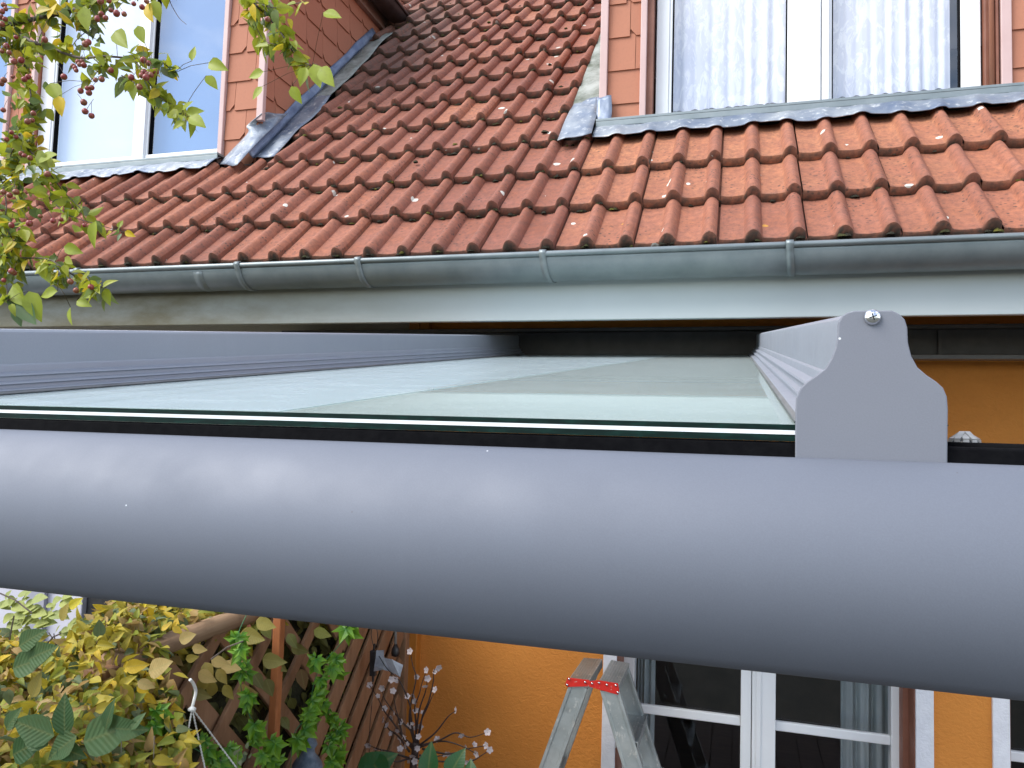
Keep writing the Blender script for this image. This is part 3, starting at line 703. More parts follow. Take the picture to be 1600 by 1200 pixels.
# rafters: narrow box with flared cover lips, section (x offset, height above the cap's datum), sloping with SL
def rafter(xc, y0, y1, sides=(-1, 1)):
    half = [(0,.0945),(.0135,.0945),(.0185,.0935),(.0212,.0905),(.0222,.0862),(.0222,.050),(.0240,.0480),(.0245,.0462),(.0255,.0405),(.0335,.0375),(.0345,.0355),(.0320,.0338),(.0332,.0295),(.0385,.0275),(.0396,.0255),(.0370,.0242),(.0382,.0205),(.0472,.0188),(.0480,.0180),(.0470,.0172),(.030,.0172),(.030,.010),(0,.010)]
    sec = half + [(-a, z) for a, z in reversed(half[1:-1])]
    n = len(sec); vs = [Vector((xc+a, y, z+SL*(y-YP))) for y in (y0, y1) for a, z in sec]
    m = MB(); m.add(vs, [tuple(reversed(range(n))), tuple(range(n, 2*n))] + [(i, (i+1) % n, n+(i+1) % n, n+i) for i in range(n)])
    o = m.build('rafter', 'coat', pat, smooth=True, angle=25)
    for s in (-1, 1):       # rubber lip sealing on the glass
        g = MB().sheet([[Vector((xc+s*a, y, z+SL*(y-YP))) for y in (y0+.004, y1)] for a, z in ((.0470,.0180),(.0500,.0160),(.0515,.0142),(.0480,.0142))])
        g.build('seal_lip', mottled('grey_seal', (.12,.125,.13), (.17,.175,.18), .5, 20), pat, smooth=True)
    return o
RC = sum(PL(1363, 500)[0:1]) - .0008
rafter(RC, YP+.0032, 3.06)
LRX = -.895
rafter(LRX, YP+.0032, 3.06)
MB().prism([(a-RC+LRX, z) for a, z in poly], (0,YP,0), (1,0,0), (0,0,1), (0,1,0), .003).build('end_cap', 'cap', pat, bevel=.0009)
# laminated opal glass: upper sheet, white interlayer, lower sheet
gx0, gx1 = LRX+.034, RC-.034
GZ0 = .0128; th = .0046
YG = .604
def slab(x0, x1, z0, z1, y0=YG, y1=3.05):
    m = MB(); vs = []
    for y in (y0, y1):
        for (x, z) in ((x0,z0),(x1,z0),(x1,z1),(x0,z1)): vs.append(Vector((x, y, z+SL*(y-YP))))
    return m, vs
gl = tag(empty('glass_pane', ((gx0+gx1)/2, YG, GZ0), pat))
def slabs(name, z0, z1, mat, edge):
    m, vs = slab(gx0, gx1, z0, z1); m.add(vs, [(0,3,2,1),(4,5,6,7),(0,1,5,4),(1,2,6,5),(2,3,7,6),(3,0,4,7)]); o = m.build(name, mat, gl)
    if edge:
        o.data.materials.append(MT[edge].m)
        for i in (0, 1): o.data.polygons[i].material_index = 1
    return o
slabs('upper_sheet', GZ0-.0042, GZ0, 'sheet', 'glassedge')
slabs('interlayer', GZ0-.0074, GZ0-.0043, 'opal', 'white')
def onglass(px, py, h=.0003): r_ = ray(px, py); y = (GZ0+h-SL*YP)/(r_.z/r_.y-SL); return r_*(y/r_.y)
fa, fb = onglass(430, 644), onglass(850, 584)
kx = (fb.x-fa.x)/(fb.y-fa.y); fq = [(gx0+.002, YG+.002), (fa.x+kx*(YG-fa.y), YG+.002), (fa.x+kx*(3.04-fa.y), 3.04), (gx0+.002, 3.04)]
MB().add([(x, y, GZ0+h+SL*(y-YP)) for h in (.0002, .0006) for (x, y) in fq], [(0,3,2,1),(4,5,6,7),(0,1,5,4),(1,2,6,5),(2,3,7,6),(3,0,4,7)]).build('pale_layer', 'paleband', gl)  # thin paler layer over the left of the pane, with a slanted edge
slabs('lower_sheet', GZ0-.0125, GZ0-.0075, 'sheet', 'glassedge')
# black seal strips on the beam
zb = -.012
b = MB(); b.box(-2, 1.45, .6045, .628, -.03, .0007); b.build('rubber_strip', 'rubber', pat, bevel=.002)
b = MB(); b.tube([(RC+.05, .617, .0005), (1.45, .617, .0005)], .0035, 8); b.build('rubber_bead', 'rubber', pat, smooth=True)
# leaf strainer standing in the beam's outlet
st = atY(1507, 690, .66)
b = MB()
for k in range(11):
    a = 2*pi*k/11; p0 = st+Vector((cos(a)*.013, sin(a)*.013, -.04)); p1 = st+Vector((cos(a)*.010, sin(a)*.010, .0015)); p2 = st+Vector((cos(a)*.0025, sin(a)*.0025, .0062+.001*(k % 2)))
    b.bar(p0, p1, .004, .0016, Vector((cos(a), sin(a), 0))); b.bar(p1, p2, .0045, .0016, Vector((cos(a), sin(a), .3)))
b.build('leaf_strainer', 'strainer', pat)
b = MB().lathe([(.0115,-.04),(.0115,-.001),(.008,.0025),(.001,.004)], st, 16); b.build('strainer_core', 'black', pat, smooth=True)
# wall profile, its greys darkened for the shade under the eave
zw = .335
b = MB(); b.box(-2.0, 1.45, 3.10, 3.199, zw, .440); b.box(-2.0, 1.45, 3.05, 3.10, .425, .440); b.build('wall_profile', 'wallbeam_shaded', pat, bevel=.003)
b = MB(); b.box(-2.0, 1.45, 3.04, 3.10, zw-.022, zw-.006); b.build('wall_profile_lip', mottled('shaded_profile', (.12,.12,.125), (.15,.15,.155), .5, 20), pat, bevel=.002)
for xx in (.70, 1.1): MB().box(xx, xx+.012, 3.085, 3.1, zw, .424).build('wall_profile_rib', 'wallbeam_shaded', pat)

# ------------------------------------------------------------------ ladder
lad = tag(empty('stepladder', (-.45, 2.85, GZ)), 'aluminium folding stepladder with red hinge plates under the patio roof', 'ladder')
YF, YR = 2.75, 3.02
zt = -.86
def leg_bar(name, top, bot, w, d, parent, mat='alu'):
    """channel-section stile"""
    top, bot = Vector(top), Vector(bot); m = MB(); ax = (top-bot).normalized(); side = Vector((0,1,0)).cross(ax).normalized()
    if side.x < 0: side = -side
    ln = (top-bot).length
    def bx(s0, s1, y0, y1):
        vs = [bot + side*s + Vector((0,y,0)) + ax*t for t in (0, ln) for y in (y0, y1) for s in (s0, s1)]
        m.add(vs, [(0,2,3,1),(4,5,7,6),(0,1,5,4),(2,6,7,3),(0,4,6,2),(1,3,7,5)])
    bx(-w/2, w/2, 0, .003); bx(-w/2, -w/2+.012, -.003, 0); bx(w/2-.012, w/2, -.003, 0)
    bx(-w/2, -w/2+.003, .003, d); bx(w/2-.003, w/2, .003, d)
    return m.build(name, mat, parent, bevel=.0015)
slopeL = math.tan(radians(18.5)); slopeR = math.tan(radians(19.5))
zt2 = zt-.02
hgt = zt2-GZ-.02
topsL, topsR = (-.525, zt2), (-.418, zt2)
for (yf, dr) in ((YF, .022), (YR-.02, .022)):
    fl = 0.0 if yf == YF else .0
    leg_bar('rear_stile', (topsL[0], yf, topsL[1]), (topsL[0]-slopeL*hgt, yf+(-.05 if yf == YF else .05), GZ+.02), .066, .022, lad)
    leg_bar('front_stile', (topsR[0], yf, topsR[1]), (topsR[0]+slopeR*hgt, yf+(-.05 if yf == YF else .05), GZ+.02), .066, .022, lad)
# top treads with ribs
def tread(xc, z, tilt, y0, y1, w, name):
    m = MB(); R_ = Matrix.Rotation(tilt, 4, 'Y'); T = Matrix.Translation(Vector((xc, 0, z))) @ R_
    m.box(-w/2, w/2, y0, y1, -.004, 0, None, T)
    for k in range(7): m.box(-w/2+.003+k*(w-.006)/7, -w/2+.003+k*(w-.006)/7+.0045, y0+.001, y1-.001, 0, .0018, None, T)
    m.box(-w/2, -w/2+.003, y0, y1, -.03, -.004, None, T); m.box(w/2-.003, w/2, y0, y1, -.03, -.004, None, T)
    return m.build(name, 'alu', lad, bevel=.0008)
tread(-.524, zt, radians(-2), YF-.004, YR, .074, 'top_tread'); tread(-.418, zt, radians(4), YF-.004, YR, .072, 'top_tread')
for k in range(1, 7):
    z = zt-.187*k; f = (zt-z)/hgt
    if z < GZ+.05: break
    tread(topsR[0]+slopeR*(zt-z)-.0, z, radians(0), YF+.003-.05*f, YR-.003+.05*f, .078, 'tread')
for k in (2, 5):
    z = zt-.187*k; f = (zt-z)/hgt; xx = topsL[0]-slopeL*(zt-z)
    MB().box(xx-.02, xx+.02, YF-.05*f, YR+.05*f, z-.012, z+.012).build('cross_brace', 'alu', lad)
def P2(px, py): p = atY(px, py, YF-.0045); return (p.x, p.z)
pl1 = [P2(*p) for p in ((887,1058),(921,1062),(922,1072),(886,1073),(883,1069))]
pl2 = [P2(*p) for p in ((919,1064),(935,1062),(966,1067),(968,1079),(966,1085),(940,1078),(920,1072))]
for yy, q in ((YF-.0085, 0),):
    for n_, pl in enumerate((pl1, pl2)):
        MB().prism(pl, (0, yy-.0015*n_, 0), (1,0,0), (0,0,1), (0,1,0), .0014).build('hinge_plate', 'red', lad, bevel=.0008)
hp = [c for c in lad.children if c.name.startswith('hinge_plate')][0]
for (px, py) in ((889,1061),(886,1070),(914,1066),(925,1068),(936,1067),(948,1070),(962,1071),(965,1082)):
    p = atY(px, py, YF-.011); MB().lathe([(.0042,-.001),(.004,.0008),(.0024,.002),(.0005,.0024)], p, 12, (0,-1,0)).build('rivet', 'screw', hp, smooth=True)

# ------------------------------------------------------------------ leaves
def leaf_shape(L_, W_, fold, curl, nseg=5, tip=1.0, serr=0.0, rgx=random):
    """leaf in local coords: along +Y, faces +Z"""
    vs = []; uv = []; wf = lambda t: W_/2*(sin(pi*min(1, t)**.74)**.95)*(1.06-.22*t)*(1 if t < .98 else 0)
    for i in range(nseg+1):
        t = i/nseg; w = wf(t)*(1+serr*rgx.uniform(-1, 1)); y = t*L_; z = -curl*L_*t*t
        for s in (-1, -.5, 0, .5, 1):
            vs.append(Vector((s*w, y, z + fold*abs(s)*w))); uv.append((s*.5*wf(t)/(W_/2+1e-9), t))
    fs = [(i*5+k, i*5+k+1, (i+1)*5+k+1, (i+1)*5+k) for i in range(nseg) for k in range(4)]
    return vs, fs, uv
def frame(d, nrm):
    d = d.normalized(); z = (nrm - d*nrm.dot(d)).normalized(); x = d.cross(z)
    return Matrix((x, d, z)).transposed()
def put_leaf(mb, p, d, nrm, L_, W_, fold, curl, col, nseg=5, serr=0, edge=None):
    vs, fs, uv = leaf_shape(L_, W_, fold, curl, nseg, serr=serr); m = frame(d, nrm)
    cols = [col]*len(vs)
    if edge: cols = [tuple(edge[j] if (k % 5 in (0, 4)) else col[j] for j in range(3)) for k in range(len(vs))]
    mb.add([p + m @ v for v in vs], fs, cols, uv)
def rdir(up=0):
    v = Vector((rnd(-1,1), rnd(-1,1), rnd(-1,1)+up)); return v.normalized() if v.length > .1 else Vector((0,0,1))
def lerpc(a, b, t): return tuple(x+(y-x)*t for x, y in zip(a, b))

# ---- crab apple tree
tree = tag(empty('crab_apple_tree', (-3.1, 1.5, GZ)), 'crab apple tree branches with dark red fruit and yellow green leaves', 'tree')
TY = 1.65
br = MB()
trunk = spline([(-3.1,1.5,GZ),(-3.05,1.5,-1.2),(-3.12,1.52,-.2),(-3.05,1.55,.6),(-3.1,1.6,1.3),(-3.0,1.6,1.9)], 5)
br.tube(trunk, [.075-.002*i for i in range(len(trunk))], 12)
twigs = []
def branch(pxs, r0, r1, dep=TY, dy=.0, root=None):
    pts = []
    for i, q in enumerate(pxs):
        Y = q[2] if len(q) > 2 else dep + dy*i + .04*sin(i*2.3+pxs[0][0])
        pts.append(atY(q[0], q[1], Y))
    if root: pts = [Vector(root)] + pts
    c = spline(pts, 5); n = len(c)
    br.tube(c, [r0+(r1-r0)*i/(n-1) for i in range(n)], 7)
    return c
TB = {}
TB['A'] = branch([(-120,80),(-40,55),(10,40),(60,28),(110,17),(150,3),(190,-25)], .0085, .005, root=(-3.06,1.55,.75))
TB['B'] = branch([(0,45),(24,50),(52,66),(82,76),(124,90),(165,88),(210,92),(250,96),(272,114)], .0055, .0015, 1.62)
TB['C'] = branch([(210,92),(232,128),(252,152),(283,178)], .0022, .0009, 1.60)
TB['C2'] = branch([(190,118),(215,132),(250,152),(280,175),(292,190)], .0018, .0009, 1.60)
TB['D'] = branch([(-30,60),(15,66),(33,84),(42,115),(48,150),(45,185),(40,215)], .0032, .0016, 1.7)
TB['E'] = branch([(30,210),(36,222),(55,245),(78,272),(100,300),(125,325)], .003, .0012, 1.66)
TB['F'] = branch([(-60,400),(-10,402),(40,403),(75,405),(100,420),(125,437),(150,447),(166,449)], .0024, .0012, 1.6)
TB['G'] = branch([(340,-60),(380,-15),(400,8),(420,28),(438,50),(452,72),(468,95),(488,102)], .0034, .0012, 1.72)
TB['H'] = branch([(398,2),(425,12),(450,8),(478,2)], .0018, .0008, 1.7)
TB['I'] = branch([(62,300),(80,312),(105,335),(150,350),(198,364)], .0019, .0007, 1.63)
TB['J'] = branch([(262,-10),(268,8),(280,28),(291,38)], .0012, .0007, 1.66)
TB['K'] = branch([(-20,250),(0,275),(10,320),(5,360),(12,405)], .0026, .0012, 1.7)
TB['L'] = branch([(-30,330),(0,345),(20,380),(10,420),(12,470)], .0022, .0012, 1.6)
TB['M'] = branch([(128,-15),(128,20),(145,38),(120,62),(105,85)], .0018, .0009, 1.68)
TB['N'] = branch([(40,215),(20,235),(15,262),(30,285),(40,330)], .002, .001, 1.68)
TB['O'] = branch([(165,88),(160,100),(150,115),(140,128)], .0014, .0008, 1.6)
TB['P'] = branch([(82,405),(92,425),(90,445)], .0010, .0007, 1.6)
TB['Q'] = branch([(400,8),(395,25),(410,60),(430,70)], .0012, .0007, 1.7)
TB['R'] = branch([(270,-20),(300,-40),(340,-60)], .003, .003, 1.7)
TB['S'] = branch([(190,-25),(230,-25),(262,-12)], .003, .002, 1.68)
bo = br.build('branches', 'bark', tree, smooth=True)
lf = MB()
camdir = Vector((0,-1,0))
def leafcol():
    t = random.random()
    if t < .62: return lerpc((.28,.34,.025), (.42,.45,.035), random.random())
    if t < .86: return lerpc((.14,.22,.07), (.22,.29,.08), random.random())
    if t < .95: return lerpc((.60,.50,.03), (.60,.42,.03), random.random())
    return (.20,.25,.14)
def cluster_leaves(c, dens, spread, size=(.028,.048), droop=.5):
    dens *= 1.35
    L_ = sum((c[i+1]-c[i]).length for i in range(len(c)-1)); n = int(L_*dens)
    for _ in range(n):
        i = random.randrange(len(c)-1); p = c[i].lerp(c[i+1], random.random()) + rdir()*spread*random.random()
        d = rdir(-droop); nrm = (camdir*rnd(.0,1.3) + rdir(.4)).normalized(); s = rnd(*size)
        put_leaf(lf, p, d, nrm, s, s*rnd(.5,.68), rnd(.1,.6), rnd(-.1,.45), leafcol())
for k, dn, spd in (('A',110,.045),('B',70,.035),('C',80,.024),('C2',80,.024),('D',190,.055),('E',170,.045),('F',90,.03),('G',110,.04),('H',50,.012),('I',60,.025),('K',200,.06),('L',190,.05),('M',150,.05),('N',180,.05),('O',60,.025),('P',60,.02),('Q',60,.02),('S',90,.03)):
    cluster_leaves(TB[k], dn, spd)
# leaves that stand out singly in the photograph: (x, y, angle on the picture, length px, colour)
GREEN, YEL, DK = (.36,.44,.04), (.75,.55,.02), (.13,.22,.09)
def pxleaf(px, py, ang, ln, col, Y=1.58, wd=.58, nrm=None):
    p = atY(px, py, Y); q = atY(px+ln*cos(radians(ang)), py-ln*sin(radians(ang)), Y+rnd(-.01,.01))
    best = min((v for c_ in TB.values() for v in c_), key=lambda v: (v-p).length)
    if (best-p).length < .16:
        mid = (best+p)/2+Vector((0, 0, .006)); lf.tube([best, mid, p], .0007, 4, (.12,.09,.04))
    put_leaf(lf, p, q-p, ((nrm or camdir)+Vector((rnd(-.5,.5),0,rnd(-.1,.6)))).normalized(), (q-p).length, (q-p).length*wd, rnd(.15,.4), rnd(0,.2), col)
for a in ((326,98,-18,28,GREEN),(322,118,-50,28,GREEN),(300,95,80,24,GREEN),(290,176,10,28,GREEN),(285,172,40,22,GREEN),(288,180,-90,26,GREEN),(296,182,-30,26,GREEN),
          (240,150,-95,22,GREEN),(210,132,-100,24,GREEN),(92,150,-85,30,YEL),(78,130,-60,36,GREEN),(262,160,-110,24,GREEN),(205,85,60,24,GREEN),(180,48,-55,34,GREEN),
          (395,5,-88,28,YEL),(412,112,-160,26,GREEN),(410,135,-130,26,GREEN),(455,135,-60,30,GREEN),(490,100,-75,38,GREEN),(500,105,-55,34,GREEN),(478,105,-110,30,GREEN),(505,20,-15,30,GREEN),
          (150,455,-160,28,GREEN),(90,455,-165,30,GREEN),(120,470,-20,24,GREEN),(165,450,-80,28,GREEN),(145,450,-70,24,GREEN),(110,480,-95,28,GREEN),(195,362,-25,18,YEL),(190,365,-120,14,DK),
          (15,460,-50,36,DK),(30,470,-55,46,DK),(20,445,-60,40,GREEN),(45,455,-70,50,GREEN),(25,480,-80,30,DK),(150,345,-100,44,GREEN),(65,410,-70,34,GREEN),(100,385,-20,30,GREEN),(60,250,20,30,GREEN),(60,235,-70,34,(.30,.36,.05)),
          (75,30,60,30,YEL),(55,20,20,24,(.5,.4,.03)),(230,5,-80,28,YEL),(240,0,-75,34,GREEN),(130,10,-80,40,GREEN),(215,40,-70,30,GREEN)):
    pxleaf(*a[:5])
fo = lf.build('leaves', 'leaf', tree, smooth=True)
FR = [(6,8),(3,18),(9,14),(2,27),(8,30),(3,38),(10,72),(3,80),(14,82),(25,58),(22,96),(33,94),(38,124),(44,120),(52,177),(43,190),(50,188),(18,207),(25,214),(10,218),(33,240),(38,243),(47,247),(74,272),(124,101),(133,69),(138,66),(128,97),(157,2),(170,1),(165,28),(152,28),(158,22),(173,16),(182,21),(194,22),(152,30),(209,6),(222,11),(229,2),(70,62),(100,120),(117,106),(114,103),(122,97),(131,102),(119,110),(126,142),(136,138),(143,137),(139,145),(131,160),(133,174),(143,181),(149,125),(159,124),(205,121),(224,94),(232,99),(225,113),(230,117),(221,118),(228,121),(236,117),(218,136),(243,112),(5,300),(15,305),(25,300),(63,338),(83,345),(95,343),(46,349),(18,352),(132,352),(18,424),(22,427),(6,438),(110,440),(119,454),(142,449),(418,30),(6,125),(2,130),(173,110),(5,172),(20,120)]
ab = MB(); ab.lathe([(.0006,-.0075),(.0045,-.0062),(.0072,-.003),(.0078,.0),(.0070,.0038),(.0042,.0066),(.0012,.0062)], (0,0,0), 12); proto = ab.build('fruit', 'apple', tree, smooth=True)
stalk = MB().tube([(0,0,.006), (.001,.001,.014), (.004,.002,.024), (.009,.003,.034)], .0006, 5).build('stalk', 'bark', proto)
for i, (px, py) in enumerate(FR[:98]):
    if i == 0: o = proto
    else:
        o = proto.copy(); COL.objects.link(o); k_ = stalk.copy(); COL.objects.link(k_); k_.parent = o
    o.location = atY(px, py, 1.52+.05*random.random()); o.rotation_euler = (rnd(-.6,.6), rnd(-.6,.6), rnd(0,6)); q = rnd(.72,1.12); o.scale = (q, q, q*rnd(.95,1.15))

# ------------------------------------------------------------------ trellis fence
TX = -1.385
tre = tag(empty('trellis_fence', (TX, 2.3, GZ)), 'brown wooden diagonal lattice trellis with rounded top rail', 'fence')
TZ1 = -.578; TZ0 = -2.05; TY0, TY1 = 1.50, 3.12
def clip(c, s):  # line z = s*(y) + c clipped to the panel
    pts = []
    y0, y1 = TY0, TY1
    za, zb = s*y0+c, s*y1+c
    if s > 0:
        if za < TZ0: y0 = (TZ0-c)/s
        if zb > TZ1: y1 = (TZ1-c)/s
    else:
        if za > TZ1: y0 = (TZ1-c)/s
        if zb < TZ0: y1 = (TZ0-c)/s
    return (y0, s*y0+c, y1, s*y1+c) if y1-y0 > .05 else None
for s, xo, w in ((1, .010, .076), (-1, -.010, .05)):
    c = -7.0; k = 0
    while c < 4:
        q = clip(c, s); ww = w
        if q and s > 0 and c > -3.42:      # towards the near end the lattice is open
            ww = .042
            if k % 2: q = None
        if q:
            m = MB(); m.bar((TX+xo, q[0], q[1]), (TX+xo+rnd(-.002,.002), q[2], q[3]), ww, .014, Vector((1,0,0))); m.build('slat', 'slat', tre, bevel=.003)
        c += .152 if s > 0 else .26; k += 1
m = MB(); m.tube([(TX, TY0-.02, TZ1+.02), (TX, TY1, TZ1+.02)], .027, 10); m.build('top_rail', 'rail', tre, smooth=True)
m = MB(); m.box(TX-.03, TX+.03, TY1, TY1+.06, GZ, TZ1+.05); m.build('fence_post', 'slat', tre, bevel=.005)
m = MB(); m.box(TX-.03, TX+.03, TY0-.06, TY0, GZ, TZ1+.02); m.build('fence_post', 'slat', tre, bevel=.005)
stk = MB(); p = atX(432, 1060, -1.28); stk.box(p.x-.013, p.x+.013, p.y-.013, p.y+.013, GZ, -.42)
tag(stk.build('wooden_stake', 'stake', bevel=.003), 'orange brown stained wooden stake standing before the lattice', 'stake')

# ------------------------------------------------------------------ hedge
hed = tag(empty('hedge', (-1.7, 2.0, GZ)), 'hornbeam hedge turning autumn yellow beside the lattice trellis', 'hedge')
hl = MB()
def hcol(g=0):
    t = random.random()
    if g: return lerpc((.06,.12,.035), (.10,.17,.055), random.random())
    if t < .36: return lerpc((.38,.32,.03), (.52,.42,.045), random.random())
    if t < .58: return lerpc((.36,.22,.06), (.48,.34,.14), random.random())
    if t < .66: return lerpc((.62,.42,.02), (.70,.50,.03), random.random())
    if t < .86: return lerpc((.23,.28,.035), (.36,.38,.05), random.random())
    return lerpc((.10,.15,.06), (.17,.22,.11), random.random())
def lump(x, y): return .045*sin(x*7+y*3)+.04*sin(y*9-x*4)+.025*sin(x*19+y*15)
for _ in range(12500):
    y = 1.0 + 2.1*random.random()**1.15; xe_ = -1.42 + (.34 if y < 1.42 else (.34-(y-1.42)*1.4 if y < 1.62 else .03))
    x = rnd(-2.0, xe_); z = -.555 + lump(x, y) - abs(random.gauss(0, .045)) - (.10*max(0, (x+1.40)/.3) if x > -1.4 else 0) - (.5*max(0, -1.86-x))
    d = (rdir(-.1)+Vector((.3,-.4,-.15))).normalized(); n_ = (Vector((.1,-.55,.9))+rdir()*.75).normalized(); s = rnd(.024,.046)
    put_leaf(hl, Vector((x,y,z)), d, n_, s, s*rnd(.48,.66), rnd(.1,.9), rnd(-.2,.9), hcol(), 5, .08)
# side faces hanging down on the near end and through the lattice
for _ in range(4200):
    y = rnd(.98, 1.45); x = -1.20 - abs(random.gauss(0, .10)) - max(0, y-1.3)*.4; z = rnd(-1.15, -.56)
    d = (rdir(-.5)+Vector((.3,-.3,-.5))).normalized(); n_ = (Vector((.75,-.65,.35))+rdir()*.6).normalized(); s = rnd(.028,.050)
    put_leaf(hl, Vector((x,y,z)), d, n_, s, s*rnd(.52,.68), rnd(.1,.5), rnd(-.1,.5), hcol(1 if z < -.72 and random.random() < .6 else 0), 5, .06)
for _ in range(2600):
    y = rnd(1.4, 3.1); x = TX-.05-abs(random.gauss(0,.09)); z = rnd(-1.5, -.62); s = rnd(.036,.06)
    d = (rdir(-.6)+Vector((.2,-.2,-.6))).normalized(); n_ = (Vector((1,-.3,.2))+rdir()*.6).normalized()
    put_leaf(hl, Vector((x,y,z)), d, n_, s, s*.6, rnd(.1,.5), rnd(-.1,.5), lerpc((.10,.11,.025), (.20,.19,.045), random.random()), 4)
def hpx(px, py, ang, ln, col, X_=None, Y=None, wd=.6, tilt=(0,-1,.35)):
    f_ = (lambda a, b: atY(a, b, Y)) if Y else (lambda a, b: atX(a, b, X_))
    if X_: ln *= .8
    p = f_(px, py); q = atY(px+ln*cos(radians(ang)), py-ln*sin(radians(ang)), p.y+rnd(-.01,.01))
    put_leaf(hl, p, q-p, (Vector(tilt)+rdir()*.25).normalized(), (q-p).length, (q-p).length*wd, rnd(.1,.3), rnd(0,.2), col, 8, .05)
G1 = (.05,.12,.035); G2 = (.09,.17,.06); Y1 = (.62,.43,.03); O1 = (.36,.29,.06); T1 = (.47,.35,.13)
for a in ((102,1150,95,66,G1),(75,1165,150,50,G2),(165,1140,78,50,G1),(180,1138,-5,48,G2),(205,1140,55,34,G2),(120,1150,-145,66,G2),(90,1165,-25,48,G1),(85,1150,160,70,G2),(30,1010,35,44,G2),(45,1030,25,48,G2),(20,1045,20,60,G2),
          (10,1140,60,40,G2),(20,1180,30,50,G1),(50,1090,70,44,O1),(130,1160,20,90,G2)):
    hpx(*a, Y=1.02)
for a in ((196,1042,5,36,Y1),(232,1050,25,40,T1),(270,980,-30,18,Y1),(252,985,40,20,Y1),(280,1000,20,26,T1),(215,1065,-20,28,T1),(108,950,40,24,(.7,.6,.04)),(225,948,70,18,(.7,.55,.03)),(95,970,70,30,O1)):
    hpx(*a, Y=1.30)
# spray of tan leaves hanging over the rail
for a in ((300,1012,-10,30,T1),(290,1030,10,26,O1),(330,1030,-20,36,T1),(310,1050,-30,40,T1),(345,1040,-10,40,T1),(335,1065,-110,36,O1),(350,1070,-60,34,(.36,.30,.06)),(325,1062,-140,34,O1),(370,1080,-5,40,T1),(300,1080,-20,40,(.22,.19,.06)),
          (275,1082,-80,44,(.26,.22,.05)),(340,1045,-60,36,(.33,.26,.06)),(360,1030,-20,30,T1),(320,1035,-70,40,(.33,.26,.06)),(400,970,-20,40,(.34,.30,.07)),(410,975,-60,34,(.20,.22,.05)),(375,990,-15,50,(.28,.24,.05)),(390,975,-100,16,(.30,.10,.06)),
          (410,1030,-10,44,(.22,.21,.06)),(395,1050,-60,40,(.15,.15,.05)),(430,1035,-40,30,(.24,.23,.06)),(455,1010,-20,36,(.16,.15,.04)),(385,1075,-50,30,(.12,.13,.04)),(470,1045,-80,44,(.20,.12,.05)),(415,1060,-70,40,(.18,.17,.05)),
          (490,985,-20,36,(.24,.26,.06)),(450,990,-60,34,(.15,.17,.05)),(440,1120,-60,30,(.18,.18,.05))):
    hpx(*a, X_=-1.285, tilt=(.5,-1,.2))
# pale sprays at the far left
for k in range(60):
    px, py = rnd(-5, 112), rnd(928, 990)
    hpx(px, py, rnd(-40, 60), rnd(12, 24), lerpc((.34,.40,.14),(.42,.46,.12),random.random()), Y=1.62, tilt=(0,-1,.8))
hl.build('foliage', 'hleaf', hed, smooth=True)
tw = MB()
for _ in range(50):
    p = Vector((rnd(-1.9,-1.45), rnd(1.05,3.0), -1.1)); tw.tube([p, p+Vector((rnd(-.1,.1), rnd(-.1,.1), .3)), p+Vector((rnd(-.2,.2), rnd(-.15,.15), .50))], [.006,.004,.0015], 5)
for (a, c) in (((-5,925),(50,958)),((15,1000),(22,962)),((120,1170),(215,1142)),((70,1010),(95,990)),((380,1002),(330,1030))):
    p0, p1 = atY(*a, 1.3), atY(*c, 1.3); tw.tube([p0, (p0+p1)/2+Vector((0,0,.006)), p1], .0016, 5)
tag(tw.build('twigs', 'bark', hed), kind='stuff')
# dark mass inside the hedge so no ground shows through: inner branches as a rough body
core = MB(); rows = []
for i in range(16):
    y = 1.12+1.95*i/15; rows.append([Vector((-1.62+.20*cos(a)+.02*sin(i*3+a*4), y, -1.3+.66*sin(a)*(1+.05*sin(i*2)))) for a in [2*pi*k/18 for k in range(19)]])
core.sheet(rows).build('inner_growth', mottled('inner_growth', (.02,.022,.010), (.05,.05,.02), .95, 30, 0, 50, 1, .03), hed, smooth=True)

# ------------------------------------------------------------------ artificial ivy garlands
def ivy_leaf(mb, p, d, n_, s, g):
    pts = []; spec = [(-150,.30),(-118,.62),(-95,.42),(-62,.88),(-38,.50),(0,1.05),(38,.50),(62,.88),(95,.42),(118,.62),(150,.30)]
    m = frame(d, n_); vs = [Vector((0,0,0))]; cols = [lerpc((.02,.13,.015), (.04,.18,.02), g)]
    for a, r in spec:
        rr = r*s*.62; a = radians(a); vs.append(Vector((sin(a)*rr, cos(a)*rr, -.16*rr*(1 if r > .6 else -.6))))
        cols.append((.22,.40,.02) if r > .6 else lerpc((.05,.22,.02), (.14,.33,.02), g))
    mb.add([p + m @ v for v in vs], [(0, i, i+1) for i in range(1, len(spec))] , cols)
def garland(label, path, leaves, X_=-1.25):
    gr_ = tag(empty('ivy_garland', atX(*path[0], X_)), label, 'ivy garland', 'artificial ivy garlands on the trellis')
    c = spline([atX(*p, X_)+Vector((rnd(-.01,.01),0,0)) for p in path], 5); MB().tube(c, .0012, 5).build('stem', M('ivy_stem', (.03,.16,.06), .5), gr_, smooth=True)
    m = MB()
    for (px, py, s, br_) in leaves:
        for k in range(3):
            p = atX(px+rnd(-7,7)*(k > 0), py+rnd(-11,11)*(k > 0), X_+rnd(0,.02))
            d = (Vector((rnd(-.3,.7), rnd(-.4,.4), -rnd(.3,1)))+rdir()*.35).normalized(); n_ = (Vector((.35,-.85,.45))+rdir()*.4).normalized()
            ivy_leaf(m, p, d, n_, s*rnd(.8,1.1)*p.y/1200, br_)
    m.build('leaves', 'ivy', gr_)
